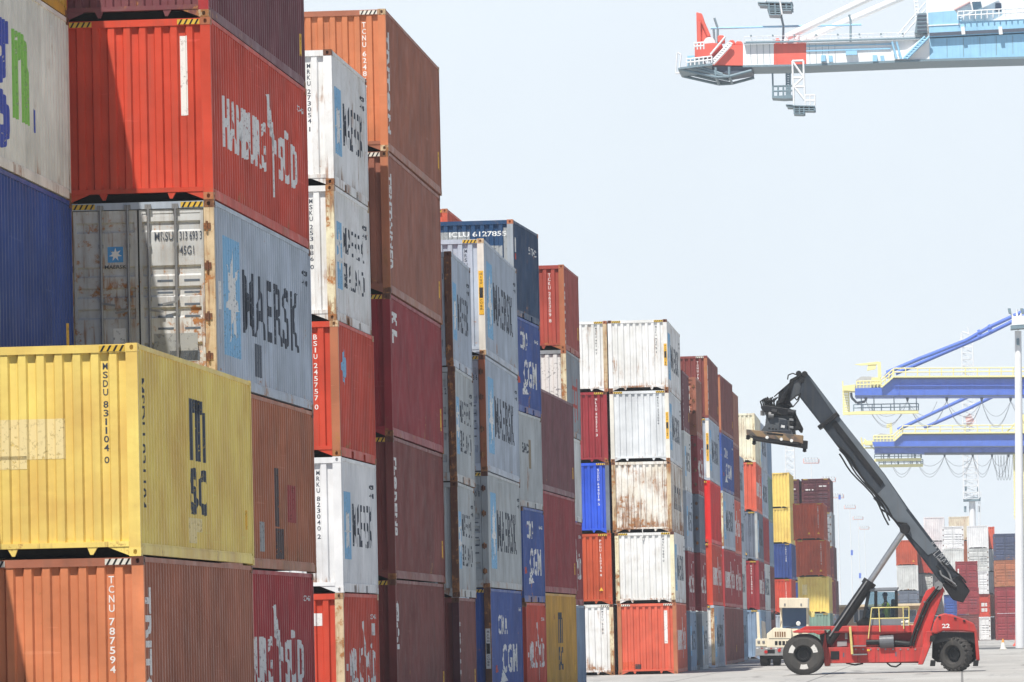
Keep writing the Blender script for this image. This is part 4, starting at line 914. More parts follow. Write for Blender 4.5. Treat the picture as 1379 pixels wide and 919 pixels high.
for k in range(4): tpl('louvre', [(1044+5*k, 863.5), (1047.6+5*k, 863.5), (1047.6+5*k, 869), (1044+5*k, 869)], DARK, -.51, -.49, tt, 0)
tpl('bumper', [(1018, 872), (1058, 872), (1058, 883.2), (1018, 883.2)], plain('bumper_grey', (.28, .28, .28)), -.6, -.3)
for x, y in ((1032, 878), (1050, 876)): MB().lathe([(0, -.03), (.08, -.03), (.08, 0)], 12, tp(x, y, -.6)).build('tail_lamp', plain('red_lens', (.5, .02, .02), .3), tt, tb)
for k in range(6): tpl('reflector', [(1019+6.2*k, 872.5), (1022+6.2*k, 872.5), (1022+6.2*k, 874), (1019+6.2*k, 874)], PATCH['red'] if k % 2 else PATCH['white'], -.606, -.6, tt, 0)
tpl('exhaust_stack', [(1018.5, 824.5), (1022, 824.5), (1024, 861), (1020, 861)], CREAM, -.1, .05); tpl('exhaust_guard', [(1025, 836), (1030.5, 838), (1032, 861), (1026, 861)], plain('stack_grey', (.2, .2, .2)), .1, .4)
for k, (a, c) in enumerate(((1029, 0), (1046, 0), (1029, 3.2), (1060, 3.2), (1074, 0))):
    w = MB().lathe([(.16, -.1), (.3, -.2), (.47, -.17), (.5, -.12), (.5, .12), (.47, .17), (.3, .2), (.16, .1)], 28); o = w.build('tyre', TYRE, tt); o.location = Vector((tp(a, 890).x, YT+.3+c, .5))-tb; o.rotation_euler = (0, 0, R(90))
    MB().lathe([(0, -.12), (.2, -.12), (.3, -.19)], 20).build('rim', STEEL, o)
tpl('chassis', [(1024, 883.3), (1076, 883.3), (1076, 888), (1024, 888)], DARK, -.2, 4.2)
for x in (1020.5, 1027): tpl('headlamp', [(x, 863), (x+3.4, 863), (x+3.4, 866.5), (x, 866.5)], STEEL, -.43, -.4, tt, .02)
tpl('nose_seam', [(1036, 860), (1064, 860), (1064, 860.7), (1036, 860.7)], DARK, -.506, -.5, tt, 0)
tubes_t('mirror_arm', RUBBER, [(1050, 826, .1), (1044, 824, -.1), (1041, 827, -.1)], .025); tpl('side_mirror', [(1039, 826), (1042.5, 826), (1042.5, 835), (1039, 835)], DARK, -.15, -.05, tt, .02)
for x in (1056, 1078): tpl('visor_bolt', [(x, 813), (x+2, 813), (x+2, 816), (x, 816)], STEEL, -.12, -.1, cb, 0)
tpl('number_plate', [(1034, 875), (1044, 875), (1044, 880), (1034, 880)], DARK, -.61, -.6, tt, 0)
tpl('turn_lamp', [(1088.5, 822), (1094, 825), (1097, 823), (1097, 831), (1092, 832), (1088.5, 827)], YR, .3, .5)
# ------------------------------------------------------------------ cranes, masts and buildings beyond
def kit(Y, root):
    o = root.location
    class k: pass
    k.p = staticmethod(lambda x, y, dy=0.: at(x, y, Y)+Vector((0, dy, 0)))
    k.pl = staticmethod(lambda name, poly, mat, y0, y1, par=root, bevel=0: MB().prism(px(poly, Y), Y+y0, Y+y1).build(name, mat, par, o, bevel))
    def tb(name, mat, lines, r, par=root, n=6):
        m = MB()
        for ln in lines: m.path([k.p(*q) for q in ln], r, n)
        return m.build(name, mat, par, o, 0, True)
    k.tb = staticmethod(tb); return k
def rails(x0, y0, x1, y1, h, n, dy=0.):
    """handrail lines between two deck points: top rail, mid rail, n posts (photo units)"""
    L = [[(x0, y0-h, dy), (x1, y1-h, dy)], [(x0, y0-h*.5, dy), (x1, y1-h*.5, dy)]]
    for i in range(n+1):
        t = i/n; x = x0+(x1-x0)*t; y = y0+(y1-y0)*t; L.append([(x, y, dy), (x, y-h, dy)])
    return L
CW = paint('crane_white', srgb(238, 240, 240), .03, .15, .5, .05, 0, 0); CB = paint('crane_light_blue', srgb(150, 198, 226), .04, .25, .5, .08, 0, 0); CR = paint('crane_red', srgb(226, 104, 90), .04, .2, .5, .08, 0, 0)
CG = plain('crane_grey_steel', srgb(122, 142, 152), .5); CBL = paint('crane_blue', srgb(74, 108, 200), .03, .2, .5, .08, 0, 0); CY = plain('crane_yellow', srgb(246, 230, 160)); CD = plain('crane_dark', (.09, .11, .15))
FW_ = plain('far_white_steel', (.78, .79, .80)); CABLE = plain('festoon_cable', (.34, .35, .37)); FR = plain('hazed_red_paint', srgb(236, 186, 178))  # far red is paled towards the sky, haze mixed into the colour
Y1 = 430.0
root = at(1500, 845, Y1); root.z = 0
g = thing('gantry_crane', root, 'light blue and white ship crane boom with red bands at its tip, top right', 'crane')
K = kit(Y1, g)
SH = 2.6
for nm, poly, mat in (('boom_tip_section', [(961, 92.5), (985, 65.5), (1002.5, 65), (1002.5, 93)], CR), ('boom_section', [(1002.5, 65), (1043.5, 64), (1043.5, 92.8), (1002.5, 93)], CW), ('boom_section', [(1043.5, 64), (1087, 63), (1087, 91), (1043.5, 92.8)], CR),
    ('boom_section', [(1087, 63), (1252, 58), (1252, 84.3), (1087, 91)], CW), ('boom_section', [(1252, 57), (1379, 50.5), (1560, 42), (1560, 73), (1379, 80.8), (1252, 84.3)], CB)):
    K.pl(nm, poly, mat, -SH, SH)
K.pl('bottom_flange', [(1002, 93), (1087, 91.4), (1252, 84.7), (1379, 81.1), (1560, 73.3), (1560, 76), (1379, 84), (1252, 87.4), (1087, 94), (1002, 95.5)], CG, -SH-.15, SH+.15)
K.pl('shade_line_moulding', [(1087, 66.5), (1205, 63.4), (1205, 65), (1087, 68)], CB, -SH-.1, -SH); K.pl('shade_line_moulding', [(1087, 72.8), (1200, 69.3), (1200, 71.2), (1087, 74.6)], CB, -SH-.1, -SH)  # light blue mouldings paint the shadow lines of pipes and walkway
for x in (1107, 1176): K.pl('access_box', [(x, 80), (x+6, 79.8), (x+6, 88), (x, 88.3)], CB, -SH-.5, -SH); K.pl('access_box', [(x+10, 80), (x+15, 79.7), (x+16, 88), (x+11, 88.3)], CB, -SH-.08, -SH)
K.pl('boom_stiffener', [(1140, 74), (1155, 73.5), (1155, 79), (1140, 79.5)], CB, -SH-.3, -SH)
K.pl('hinge_plate', [(1205, 85.5), (1216, 85), (1252, 61), (1246, 57), (1238, 60)], CW, -SH-.4, -SH-.01)
K.tb('hinge_stair', CB, [[(1202, 62, -3.1), (1208, 85, -3.1)], [(1208, 62, -3.1), (1214, 85, -3.1)], [(1222, 85, -3.1), (1252, 55, -3.1)], [(1217, 85, -3.1), (1246, 55, -3.1)]]+[[(1219+3*i, 84-3*i, -3.1), (1223+3*i, 84-3*i, -3.1)] for i in range(9)], .09)
K.tb('boom_handrail', FW_, rails(1004, 64, 1087, 62.5, 10, 10, -2.4)+rails(1087, 62.5, 1250, 57.5, 10, 20, -2.4)+rails(1004, 63, 1250, 56, 10, 26, 2.4), .025)
for i in range(9): K.pl('plate_seam', [(1012+8.5*i+(45 if i > 3 else 0)*1.0, 64.5), (1012.5+8.5*i+(45 if i > 3 else 0), 64.5), (1013.5+8.5*i+(45 if i > 3 else 0), 91), (1013+8.5*i+(45 if i > 3 else 0), 91)], CG, -SH-.02, -SH-.001)
for i in range(5): K.pl('plate_seam', [(1275+22*i, 57-1*i), (1275.6+22*i, 57-1*i), (1276+22*i, 82-1*i), (1275.4+22*i, 82-1*i)], CG, -SH-.02, -SH-.001)
for i in range(8): K.pl('deck_lamp', [(1012+29*i, 52-.4*i), (1014+29*i, 52-.4*i), (1014.5+29*i, 54-.4*i), (1012+29*i, 54-.4*i)], CG, -2.6, -2.2)
K.tb('cable_tray', CG, [[(1006, 62, -2.7), (1087, 60.8, -2.7), (1245, 56, -2.7)]], .07)
K.pl('walkway_soffit', [(1004, 63.2), (1250, 56.6), (1250, 57.6), (1004, 64.2)], CG, -3.0, -2.6)
# tip
K.pl('tip_platform', [(918, 96.5), (961, 91), (962, 93.5), (918, 99)], CG, -3.2, 3.2)
K.tb('tip_truss', CG, [[(917, 98, dy), (966, 109, dy)] for dy in (-2.8, 2.8)]+[[(966, 109, dy), (984, 108, dy), (1014, 100, dy)] for dy in (-2.8, 2.8)]+[[(930, 96, dy), (968, 105, dy), (982, 108, dy)] for dy in (-2.8, 0, 2.8)]+[[(944, 95, -2.8), (975, 105, -2.8)], [(966, 96, -2.8), (966, 109, -2.8)], [(984, 95, -2.8), (984, 108, -2.8)], [(917, 98, -2.8), (917, 98, 2.8)], [(966, 109, -2.8), (966, 109, 2.8)], [(984, 108, -2.8), (984, 108, 2.8)]], .11)
K.pl('tip_soffit', [(961, 93.2), (1014, 94.5), (1014, 99), (984, 104), (961, 99)], CD, -2.4, 2.4)
K.tb('tip_handrail', FW_, rails(927, 94.5, 961, 90.5, 9, 6, -3.1)+rails(927, 94.5, 961, 90.5, 9, 6, 3.1)+rails(937, 72, 950, 71, 9, 3, -2.6)+[[(912, 71, 0), (910, 99, 0)], [(910, 99, 0), (916, 99, 0)], [(912, 71, 0), (917, 74, 0), (914.5, 99, 0)]], .06)
K.pl('tip_box', [(927, 78), (937, 77.5), (937, 92), (927, 93)], CB, -1.5, 1.5); K.pl('tip_box', [(929, 86), (950, 84), (950, 92), (929, 94)], CG, -2.5, 2.5)
K.pl('red_base', [(937, 63), (961, 61), (973, 62), (957, 80), (937, 80)], CR, -1.6, 1.6)
K.pl('red_post', [(938, 17.5), (945, 19), (946.3, 21), (948.5, 28), (957, 49), (959, 57), (958, 62), (939, 62)], CR, -.5, .5, g, .05); K.tb('post_brace', CR, [[(945, 27, -.6), (955, 50, -.6)], [(942.5, 30, -.6), (942.5, 60, -.6)]], .16)
MB().tube(K.p(956, 59.5, -.9), K.p(956, 59.5, .9), .45, 16).build('rope_sheave', FW_, g, root)
K.tb('tip_stair', FW_, [[(959, 90, -2.9), (984, 63, -2.9)], [(963, 92, -2.9), (987, 66, -2.9)], [(959, 79, -2.9), (979, 55, -2.9)]]+[[(960+2.4*i, 89-2.6*i, -2.9), (964+2.4*i, 91-2.6*i, -2.9)] for i in range(11)], .09)
for x0, x1, y0, y1 in ((967, 976, 49, 58), (982, 990, 55.5, 62), (991, 1000.5, 57, 62), (1044, 1051, 53, 61)): K.pl('red_winch_cover', [(x0, y1), (x0, y0+2), (x0+2, y0), (x1-2, y0), (x1, y0+2), (x1, y1)], CR, -.8, .8, g, .05)
K.tb('lamp_pole', CG, [[(962, 24.5, 0), (966.5, 38, 0), (966.5, 60, 0)], [(961, 40, 0), (962.5, 60, 0)], [(1052, 22, 0), (1055, 35, 0), (1054.5, 61, 0)], [(1143.5, 20, 0), (1145.5, 28, 0), (1145.5, 58, 0)]], .09)
K.tb('trolley_wire', CB, [[(957, 38.5, 0), (1053, 36, 0), (1160, 33.5, 0)]], .08)
sp_ = K.pl('service_platform', [(1032, 4.5), (1068, 5.5), (1068, 7.2), (1032, 6.2)], CG, -1.2, 1.2)
for x0, x1, y in ((1021, 1034, 5), (1023, 1036, 8), (1034, 1068, 9.5), (1034, 1067, 12.5), (1034, 1066, 15), (1035, 1053, 18), (1036, 1052, 21)): K.pl('platform_grating', [(x0, y), (x1, y+.6), (x1, y+2.0), (x0, y+1.4)], CG, -1.15, 1.15, sp_)
K.tb('platform_post', CG, [[(x, 5, dy), (x+1, 21 if x < 1052 else 15, dy)] for x in (1036, 1044, 1051, 1059, 1066) for dy in (-1.1, 1.1)], .07, sp_); K.tb('platform_handrail', FW_, [[(1032, 4, -1.2), (1032, -8, -1.2), (1066, -8, -1.2), (1066, 5, -1.2)], [(1049, -8, -1.2), (1054, 22, -1.2)]], .07)
# hanging ladder towers under the boom
K.tb('hanging_ladder', FW_, [[(1068.5, 87.5, -2.9), (1083.3, 87, -2.9), (1085, 134, -2.9)], [(1068.5, 87.5, -2.9), (1071, 150, -2.9)], [(1069, 88, -2.9), (1084, 110, -2.9)], [(1070, 122, -2.9), (1084.5, 108, -2.9)], [(1070, 110, -2.9), (1084.5, 110, -2.9)], [(1070, 122, -2.9), (1085, 122, -2.9)], [(1071, 122, -2.9), (1085, 140, -2.9)]], .085)
K.tb('hanging_ladder', CG, [[(1041.5, 102, -2), (1042.5, 135, -2)], [(1060, 102, -2), (1060.5, 133, -2)], [(1065, 102, -2), (1065, 133, -2)]]+[[(1060, 104+3*i, -2), (1065, 104+3*i, -2)] for i in range(10)]+rails(1042, 133, 1070, 132, 13, 4, -2), .07)
K.pl('hanging_platform', [(1041, 133.5), (1068, 132), (1068, 136.5), (1057, 137), (1041, 136)], CG, -2.4, -.2); hp_ = K.pl('hanging_platform', [(1069, 147.3), (1099, 148), (1099, 149.4), (1069, 148.7)], CG, -3.4, -1.6)
for x0, x1, y in ((1060, 1069, 146), (1062, 1071, 149), (1070, 1098, 151), (1070, 1098, 153.4), (1071, 1085, 156), (1071, 1084, 158.2)): K.pl('platform_grating', [(x0, y), (x1, y+.4), (x1, y+1.5), (x0, y+1.1)], CG, -3.35, -1.65, hp_)
K.tb('platform_post', CG, [[(x, 148, dy), (x+.5, 159 if x < 1086 else 154.5, dy)] for x in (1071, 1078, 1084, 1091, 1098) for dy in (-3.3, -1.7)], .06, hp_); K.tb('platform_handrail', FW_, rails(1086, 148, 1099, 148, 14, 2, -3.3), .06)
K.tb('forestay', CW, [[(1060, 53, -1.4), (1176, -2, -1.4), (1330, -75, -1.4)], [(1062, 60.5, 1.4), (1205, -2, 1.4), (1350, -66, 1.4)]], .27, g, 14)
K.tb('stay_lug', CW, [[(1058, 62, -1.4), (1062, 52, -1.4)], [(1060, 63, 1.4), (1066, 58, 1.4)], [(1072, 62, -1.4), (1076, 47, -1.4)]], .2)
# machinery house over the hinge
K.pl('machinery_house', [(1247, 30), (1247, -60), (1420, -70), (1420, 26), (1290, 33)], paint('house_white', srgb(240, 232, 228), .01, .06, .5, .03, 0, 0), 1.0, 9.0)
hs = K.pl('walkway_tray', [(1250, 23), (1286, 20), (1296, 35), (1379, 31.5), (1560, 24), (1560, 42), (1379, 49), (1252, 55.5)], CB, -2.95, .9); K.pl('tray_band', [(1250, 39.5), (1293, 37.5), (1293, 39), (1250, 41)], FW_, -3.0, -2.95, hs); K.pl('tray_painted_shadow', [(1252, 50), (1379, 43.5), (1560, 37), (1560, 41), (1379, 48), (1252, 54.5)], CD, -2.98, -2.95, hs)  # dark strip on the tray face is a painted shadow line
for x in (1294, 1344): K.pl('tray_bracket', [(x, 42), (x+5, 41.7), (x+6, 52), (x+1, 52.4)], FW_, -3.1, -2.95, hs)
K.pl('end_grating', [(1236, 24), (1248, 23), (1249, 49.5), (1232, 50)], CG, -3, .5)
for i in range(5): K.pl('grating_bar', [(1235.5, 26+5*i), (1248.5, 25.6+5*i), (1248.5, 27.6+5*i), (1235.5, 28+5*i)], CD, -3.05, -3.0)
K.pl('house_window', [(1340.5, 3), (1348.5, 2.5), (1348.5, 14), (1340.5, 14)], CD, .9, 1.0); K.pl('house_duct', [(1309, 2), (1321, 1.5), (1326, 30), (1314, 30.5)], CG, .4, 1.0); K.tb('house_brace', FR, [[(1285, 12, .8), (1306, 1, .8)]], .15); K.tb('house_handrail', FW_, rails(1290, 33, 1400, 27, 11, 14, -3.2), .05)
K.tb('access_ladder', FW_, [[(1231, 0, -1), (1236, 50, -1)], [(1236, 0, -1), (1240, 50, -1)], [(1210, 48, -1), (1247, 5, -1)], [(1215, 52, -1), (1247, 14, -1)]]+[[(1231+.5*i, 5*i, -1), (1236+.5*i, 5*i, -1)] for i in range(10)], .06)
for dx in (0, 14):
    for dy in (-8, 8): MB().box(root.x+dx-.8, root.x+dx+.8, Y1+dy-.8, Y1+dy+.8, 0, 48).build('portal_leg', CB, g, root)
MB().box(root.x-1, root.x+15, Y1-9, Y1+9, 15.0, 17.0).build('portal_beam', CB, g, root)

def blue_crane(Y, label, parts):
    root = at(1440, 843, Y); root.z = 0
    g = thing('gantry_crane', root, label, 'crane', 'blue ship cranes'); parts(kit(Y, g), g, root)
    h = at(1440, 500, Y).z+8
    for dx in (0, 20):
        for dy in (-9, 9): MB().box(root.x+dx-1, root.x+dx+1, Y+dy-1, Y+dy+1, 0, h).build('portal_leg', CBL, g, root)
def catenary(x0, y0, x1, y1, sag, n=10): return [(x0+(x1-x0)*t, y0+(y1-y0)*t+4*sag*t*(1-t), 0) for t in [i/n for i in range(n+1)]]
def cr1(K, g, root):
    K.pl('boom', [(1203, 511.5), (1379, 510.8), (1470, 510.5), (1470, 535), (1152, 536), (1152, 524.5), (1187, 523.5)], CBL, -3.5, 3.5)
    K.pl('boom_flange', [(1152, 534), (1470, 533), (1470, 534.4), (1152, 535.4)], CD, -3.6, -3.5); K.pl('boom_rib', [(1205, 520.5), (1470, 519.6), (1470, 520.8), (1205, 521.7)], CBL, -3.75, -3.5); K.pl('boom_flange', [(1203, 510.2), (1470, 509.4), (1470, 511.6), (1203, 512.4)], CD, -3.6, 3.6)
    for i in range(6): K.pl('boom_rib', [(1209+33*i, 513), (1210.2+33*i, 513), (1211.5+33*i, 533), (1210.3+33*i, 533)], CBL, -3.7, -3.5)
    K.pl('walkway', [(1187, 522.5), (1203, 508.4), (1470, 506.8), (1470, 509.2), (1204, 510.2), (1188, 524)], CY, -4.2, -2.6)
    K.tb('walkway_handrail', CY, rails(1204, 508, 1460, 506.5, 10, 16, -4.1)+rails(1187, 522, 1203, 508, 9, 3, -4.1), .09)
    K.pl('tip_machinery', [(1153, 524), (1153, 513), (1160, 508), (1172, 508), (1186, 510), (1188, 523)], plain('machine_pale', (.5, .5, .48)), -1.8, 1.8); K.tb('tip_handrail', CY, rails(1154, 524, 1187, 523, 9, 7, -2.6), .1); K.pl('tip_cabinet', [(1174, 510), (1186, 509), (1186, 522), (1174, 522)], CY, -2.2, 0)
    K.pl('tip_beam', [(1136, 521), (1152, 519), (1152, 528), (1136, 527)], CY, -3, 3); K.tb('buffer_cable', CD, [[(1146, 529, 0), (1147, 536, 0), (1154, 543, 0), (1165, 541, 0)]], .2)
    K.tb('tip_ladder', CY, [[(1135, 514, -1), (1136.5, 560, -1)], [(1143, 520, -1), (1144, 560, -1)]]+[[(1135.2, 527+2.2*i, -1), (1143.5, 527+2.2*i, -1)] for i in range(15)], .09)
    K.pl('hanging_gangway', [(1137, 556.5), (1162, 554.5), (1237, 553.5), (1237, 557.6), (1162, 559), (1137, 559.5)], CY, -2.5, -.8); K.tb('gangway_handrail', CG, rails(1150, 555, 1237, 553.5, 9, 7, -2.4)+[[(x, 536, -1.6), (x+.5, 554, -1.6)] for x in (1160, 1177, 1204, 1234)], .08)
    K.pl('davit_post', [(1181.5, 487.5), (1186, 488), (1187, 508), (1182.5, 508)], CY, -.5, .5); K.pl('davit_arm', [(1151, 491), (1181.5, 487.5), (1181.5, 491), (1160, 492.4)], CY, -.5, .5); K.pl('davit_hoist', [(1169, 492), (1180, 491), (1179, 497.5), (1167.5, 499.5)], CY, -.4, .4)
    K.tb('boom_stay', CBL, [[(1194, 503, -2), (1240, 483.5, -2), (1301, 459.7, -2), (1333, 441.5, -2), (1363, 427.5, -2), (1440, 392, -2)], [(1206, 502.5, 2), (1240, 488, 2), (1318, 454.5, 2), (1333, 447.5, 2), (1363, 432.5, 2), (1440, 397, 2)]], .3, g, 10)
    for x, y in ((1319, 449), (1333, 442), (1319, 455), (1333, 448)): MB().tube(K.p(x-1.6, y+.8, -2.6), K.p(x+1.6, y-.8, -2.6), .42, 8).build('stay_coupling', CBL, g, root)
    K.pl('stay_lug', [(1190, 508), (1196, 501), (1202, 500), (1198, 510)], CBL, -2.4, 2.4)
    xs = [1166, 1222, 1275, 1322, 1361, 1420]
    for x in xs: K.pl('festoon_trolley', [(x-2.2, 536.2), (x+2.2, 536.2), (x+1, 541), (x-1, 541)], CD, -.8, .8)
    K.tb('festoon_cable', CABLE, [catenary(a, 541, b, 541, s) for a, b in zip(xs, xs[1:]) for s in (20, 33, 35)]+[catenary(1180, 558, 1215, 558, 13), catenary(1232, 558, 1262, 541, 14)], .03)
def cr2(K, g, root):
    K.pl('boom', [(1215.5, 587), (1366, 586), (1460, 585.6), (1460, 602.6), (1178, 604), (1175, 596.5), (1204, 596)], CBL, -4, 0)
    K.pl('boom_underside', [(1178, 604.3), (1460, 602.9), (1460, 611), (1245, 612), (1178, 611)], paint('crane_blue_shade', srgb(86, 112, 190), .03, .2), -3.2, 3); K.pl('boom_flange', [(1178, 602.6), (1460, 601.4), (1460, 602.7), (1178, 603.9)], CD, -4.1, -4); K.pl('boom_flange', [(1215, 585.8), (1460, 584.4), (1460, 586.2), (1215, 587.6)], CD, -4.1, 0); K.pl('boom_flange', [(1245, 610.6), (1460, 609.8), (1460, 611.4), (1245, 612.4)], CD, -3.3, 3.1)  # duller blue carries the shade of the boom's bottom face
    K.pl('walkway', [(1204, 594.6), (1215, 584), (1366, 583), (1460, 582.5), (1460, 584.3), (1216, 585.7), (1205, 596)], CY, -4.6, -3); K.tb('walkway_handrail', CY, rails(1216, 584, 1450, 582.5, 9, 14, -4.5)+rails(1204, 595, 1216, 584, 8, 3, -4.5), .09)
    K.pl('tip_machinery', [(1178, 596), (1178, 588), (1186, 584.5), (1202, 586), (1204, 595.5)], plain('machine_pale', (.5, .5, .48)), -2, 1); K.tb('tip_handrail', CY, rails(1177, 596, 1204, 595.5, 8, 6, -3)+[[(1160, 590, -2), (1162, 604, -2), (1182, 604, -2)], [(1164, 592, -2), (1178, 606, -2)], [(1162, 598, -2), (1178, 598, -2)]], .13)
    K.pl('tip_beam', [(1163, 595), (1176, 594), (1176, 600), (1165, 600)], CY, -2.5, 1); K.pl('davit_post', [(1194, 572), (1201, 569.5), (1202, 584), (1198.5, 585), (1198, 576), (1194, 577)], CY, -.6, .6)
    for x0, y0, x1 in ((1178, 618.6, 1241), (1184, 626.4, 1243)):
        K.pl('hanging_gangway', [(x0, y0), (x1, y0-1), (x1, y0+2.8), (x0, y0+3.6)], CY, -2.4, -.9); K.tb('gangway_handrail', CG, rails(x0, y0, x1, y0-.8, 6, 7, -2.3), .08)
    K.tb('gangway_hanger', CG, [[(x, 611, -1.6), (x+.5, 629, -1.6)] for x in (1190, 1210, 1228, 1240)], .09)
    K.tb('boom_stay', CBL, [[(1209, 579.5, -2), (1304, 535, -2), (1318, 528, -2)], [(1244, 576, 2), (1304, 550, 2), (1326, 539, 2), (1345, 530, 2)]], .3, g, 10)
    xs = [1197, 1232, 1272, 1310, 1336, 1358]
    for x in xs: K.pl('festoon_trolley', [(x-1.6, 612.6), (x+1.6, 612.6), (x+1, 616), (x-1, 616)], CD, -.8, .8)
    K.tb('festoon_cable', CABLE, [catenary(a, 615, b, 615, s) for a, b in zip(xs, xs[1:]) for s in (13, 24, 28)]+[catenary(1340+4*i, 613, 1348+4*i, 613, 34) for i in range(5)], .034)
    K.pl('landside_frame', [(1372, 560), (1392, 556), (1392, 845), (1378, 845), (1372, 680)], CY, -2, 2); K.tb('frame_ladder', CY, [[(1365, 604, -2), (1367, 700, -2)], [(1368, 604, -2), (1370, 700, -2)]]+[[(1365.1, 606+4*i, -2), (1368.1, 606+4*i, -2)] for i in range(23)]+[[(1355, 584, -4), (1372, 566, -4)]], .14)
blue_crane(850.0, 'upper blue crane boom with yellow walkway and a davit at its tip', cr1)
blue_crane(960.0, 'lower blue crane boom with a double hanging gangway under its tip', cr2)

# lattice tower of a harbour crane
def lattice(K, name, mat, x0, y0, x1, y1, w0, w1, n, r, par):
    """square lattice mast between two photo points, w in metres"""
    a, b = K.p(x0, y0), K.p(x1, y1); m = MB()
    def c(t, i):
        w = w0+(w1-w0)*t; q = a.lerp(b, t); s = ((-1,-1),(1,-1),(1,1),(-1,1))[i % 4]; return q+Vector((s[0]*w/2, s[1]*w/2, 0))
    for i in range(4):
        m.tube(c(0, i), c(1, i), r*1.5, 6)
        for k in range(n):
            m.tube(c(k/n, i), c(k/n, i+1), r, 4); m.tube(c(k/n, i), c((k+1)/n, i+1), r, 4)
    return m.build(name, mat, par, par.location if par.parent is None else par.parent.location)
YL = 1100.0; r0 = at(1309, 848, YL); r0.z = 0
tw = thing('harbour_crane_tower', r0, 'white lattice tower on a grey column rising between the blue booms', 'tower'); K = kit(YL, tw)
lattice(K, 'lattice_mast', FW_, 1308, 672, 1302, 450, 3.0, 2.0, 26, .085, tw)
K.pl('tower_platform', [(1297, 671), (1321, 670), (1320.5, 675), (1297.5, 676)], CG, -1.2, 1.2); MB().tube(K.p(1309, 674), (K.p(1309, 674).x, YL, 0), .62, 16).build('tower_column', FW_, tw, r0)
for x in (1300.5, 1317): K.pl('side_pod', [(x-1.2, 655), (x+1.6, 655), (x+1.4, 663), (x-1, 663)], CG, -.5, .5); K.tb('a_frame', FW_, [[(x, 655, 0), (1305.5, 575, 0)]], .08)
for x in (1300, 1319): K.pl('side_pod', [(x-2, 682), (x+1.5, 682), (x+1.5, 690), (x-2, 690)], CG, -.6, .6)
K.pl('sheave_head', [(1300, 562), (1306, 557), (1312, 566), (1309, 575), (1302, 574)], FR, -.5, .5); K.tb('top_frame', FW_, [[(1294, 458, 0), (1294.5, 448, 0)], [(1309, 458, 0), (1309, 450, 0)], [(1293, 459, 0), (1314, 459, 0)], [(1296, 447, 0), (1305, 450, 0), (1303, 441, 0)]], .12)
K.tb('tower_handrail', FW_, rails(1297, 671, 1321, 670, 7, 5, -1.1)+[[(1318, 676, -1), (1318, 735, -1)], [(1320, 676, -1), (1320, 735, -1)]], .07)
# high floodlight mast at the right edge
YM = 405.0; b0 = at(1374, 867, YM); b0.z = 0
fm = thing('floodlight_mast', b0, 'thick white floodlight mast at the right frame edge', 'light mast'); K = kit(YM, fm)
MB().tube(b0, K.p(1371, 446), .36, 20, .24).build('mast_pole', paint('mast_white', srgb(232, 232, 232), .02, .12, .5, .05, 0, 0), fm, b0, 0, True)
K.pl('lamp_ring', [(1361, 439.5), (1384, 439), (1384, 442.5), (1361, 444.5)], CG, -1, 1); K.pl('mast_head', [(1362.5, 427), (1379, 426), (1379, 438), (1362.5, 439)], CW, -.8, .8)
for x, y in ((1357, 416), (1374, 416)): K.pl('floodlight', [(x, y), (x+4, y), (x+5, y+7), (x+1.5, y+6)], CG, -.6, .6)
K.tb('mast_bracket', FW_, [[(1361, 422, 0), (1366, 431, 0)], [(1376, 422, 0), (1372, 431, 0)], [(1369, 417, 0), (1371, 445, 0)]], .08); K.pl('winch_box', [(1368.5, 457), (1372.5, 456), (1373, 466), (1369, 465)], CG, -.45, -.2)
# distant floodlight masts along the quay
for k, (x, y, Y) in enumerate(((1092.5, 618, 930), (1116, 643.5, 1050), (1128, 666, 1180), (1144.5, 681, 1290), (1155.5, 696, 1420), (1164, 709.5, 1560))):
    b0 = at(x+5, 846, Y); b0.z = 0; s = 8.2*930/Y; w = 1.25*s; h = .8*s
    lm = thing('floodlight_mast', b0, ('nearest and tallest', 'second tallest', 'third', 'fourth', 'fifth', 'farthest and shortest')[k]+' of the thin distant masts with red and white lamp frames', 'light mast', 'distant floodlight masts'); K = kit(Y, lm)
    MB().tube(b0, K.p(x, y+h), .15, 8, .08).build('mast_pole', FW_, lm, b0, 0, True)
    K.tb('lamp_frame', FR, [[(x-w, y+h*.9, 0), (x+w, y+h*.9, 0)], [(x-w, y+h*.9, 0), (x-w, y, 0)], [(x+w, y+h*.9, 0), (x+w, y, 0)]], .09); K.tb('lamp_frame', FW_, [[(x-w, y+h*.45, 0), (x+w, y+h*.45, 0)], [(x-w, y, 0), (x+w, y, 0)]], .07)
    for i in range(5): K.pl('floodlight', [(x-w*.9+i*w*.4, y-h*.25), (x-w*.68+i*w*.4, y-h*.25), (x-w*.62+i*w*.4, y+h*.12), (x-w*.88+i*w*.4, y+h*.12)], plain('hazed_lamp_grey', (.5, .53, .56)), -.4, .4)  # lamp grey paled, distance haze put into the colour
    if 1 < k < 5: K.pl('banner', [(x+1.2, y+(78, 0, 60, 76)[k-1 if k > 1 else 0]), (x+4.2, y+(78, 0, 60, 76)[k-1 if k > 1 else 0]), (x+4.2, y+7+(78, 0, 60, 76)[k-1 if k > 1 else 0]), (x+1.2, y+7+(78, 0, 60, 76)[k-1 if k > 1 else 0])], CBL, -.2, .2)
YT2 = 760.0; b0 = at(1069, 848, YT2); b0.z = 0
lt = thing('lattice_tower', b0, 'slim white lattice tower seen under the lifted spreader', 'tower'); K = kit(YT2, lt); lattice(K, 'lattice_mast', FW_, 1067, 846, 1063.5, 590, 1.5, 1.15, 30, .045, lt)
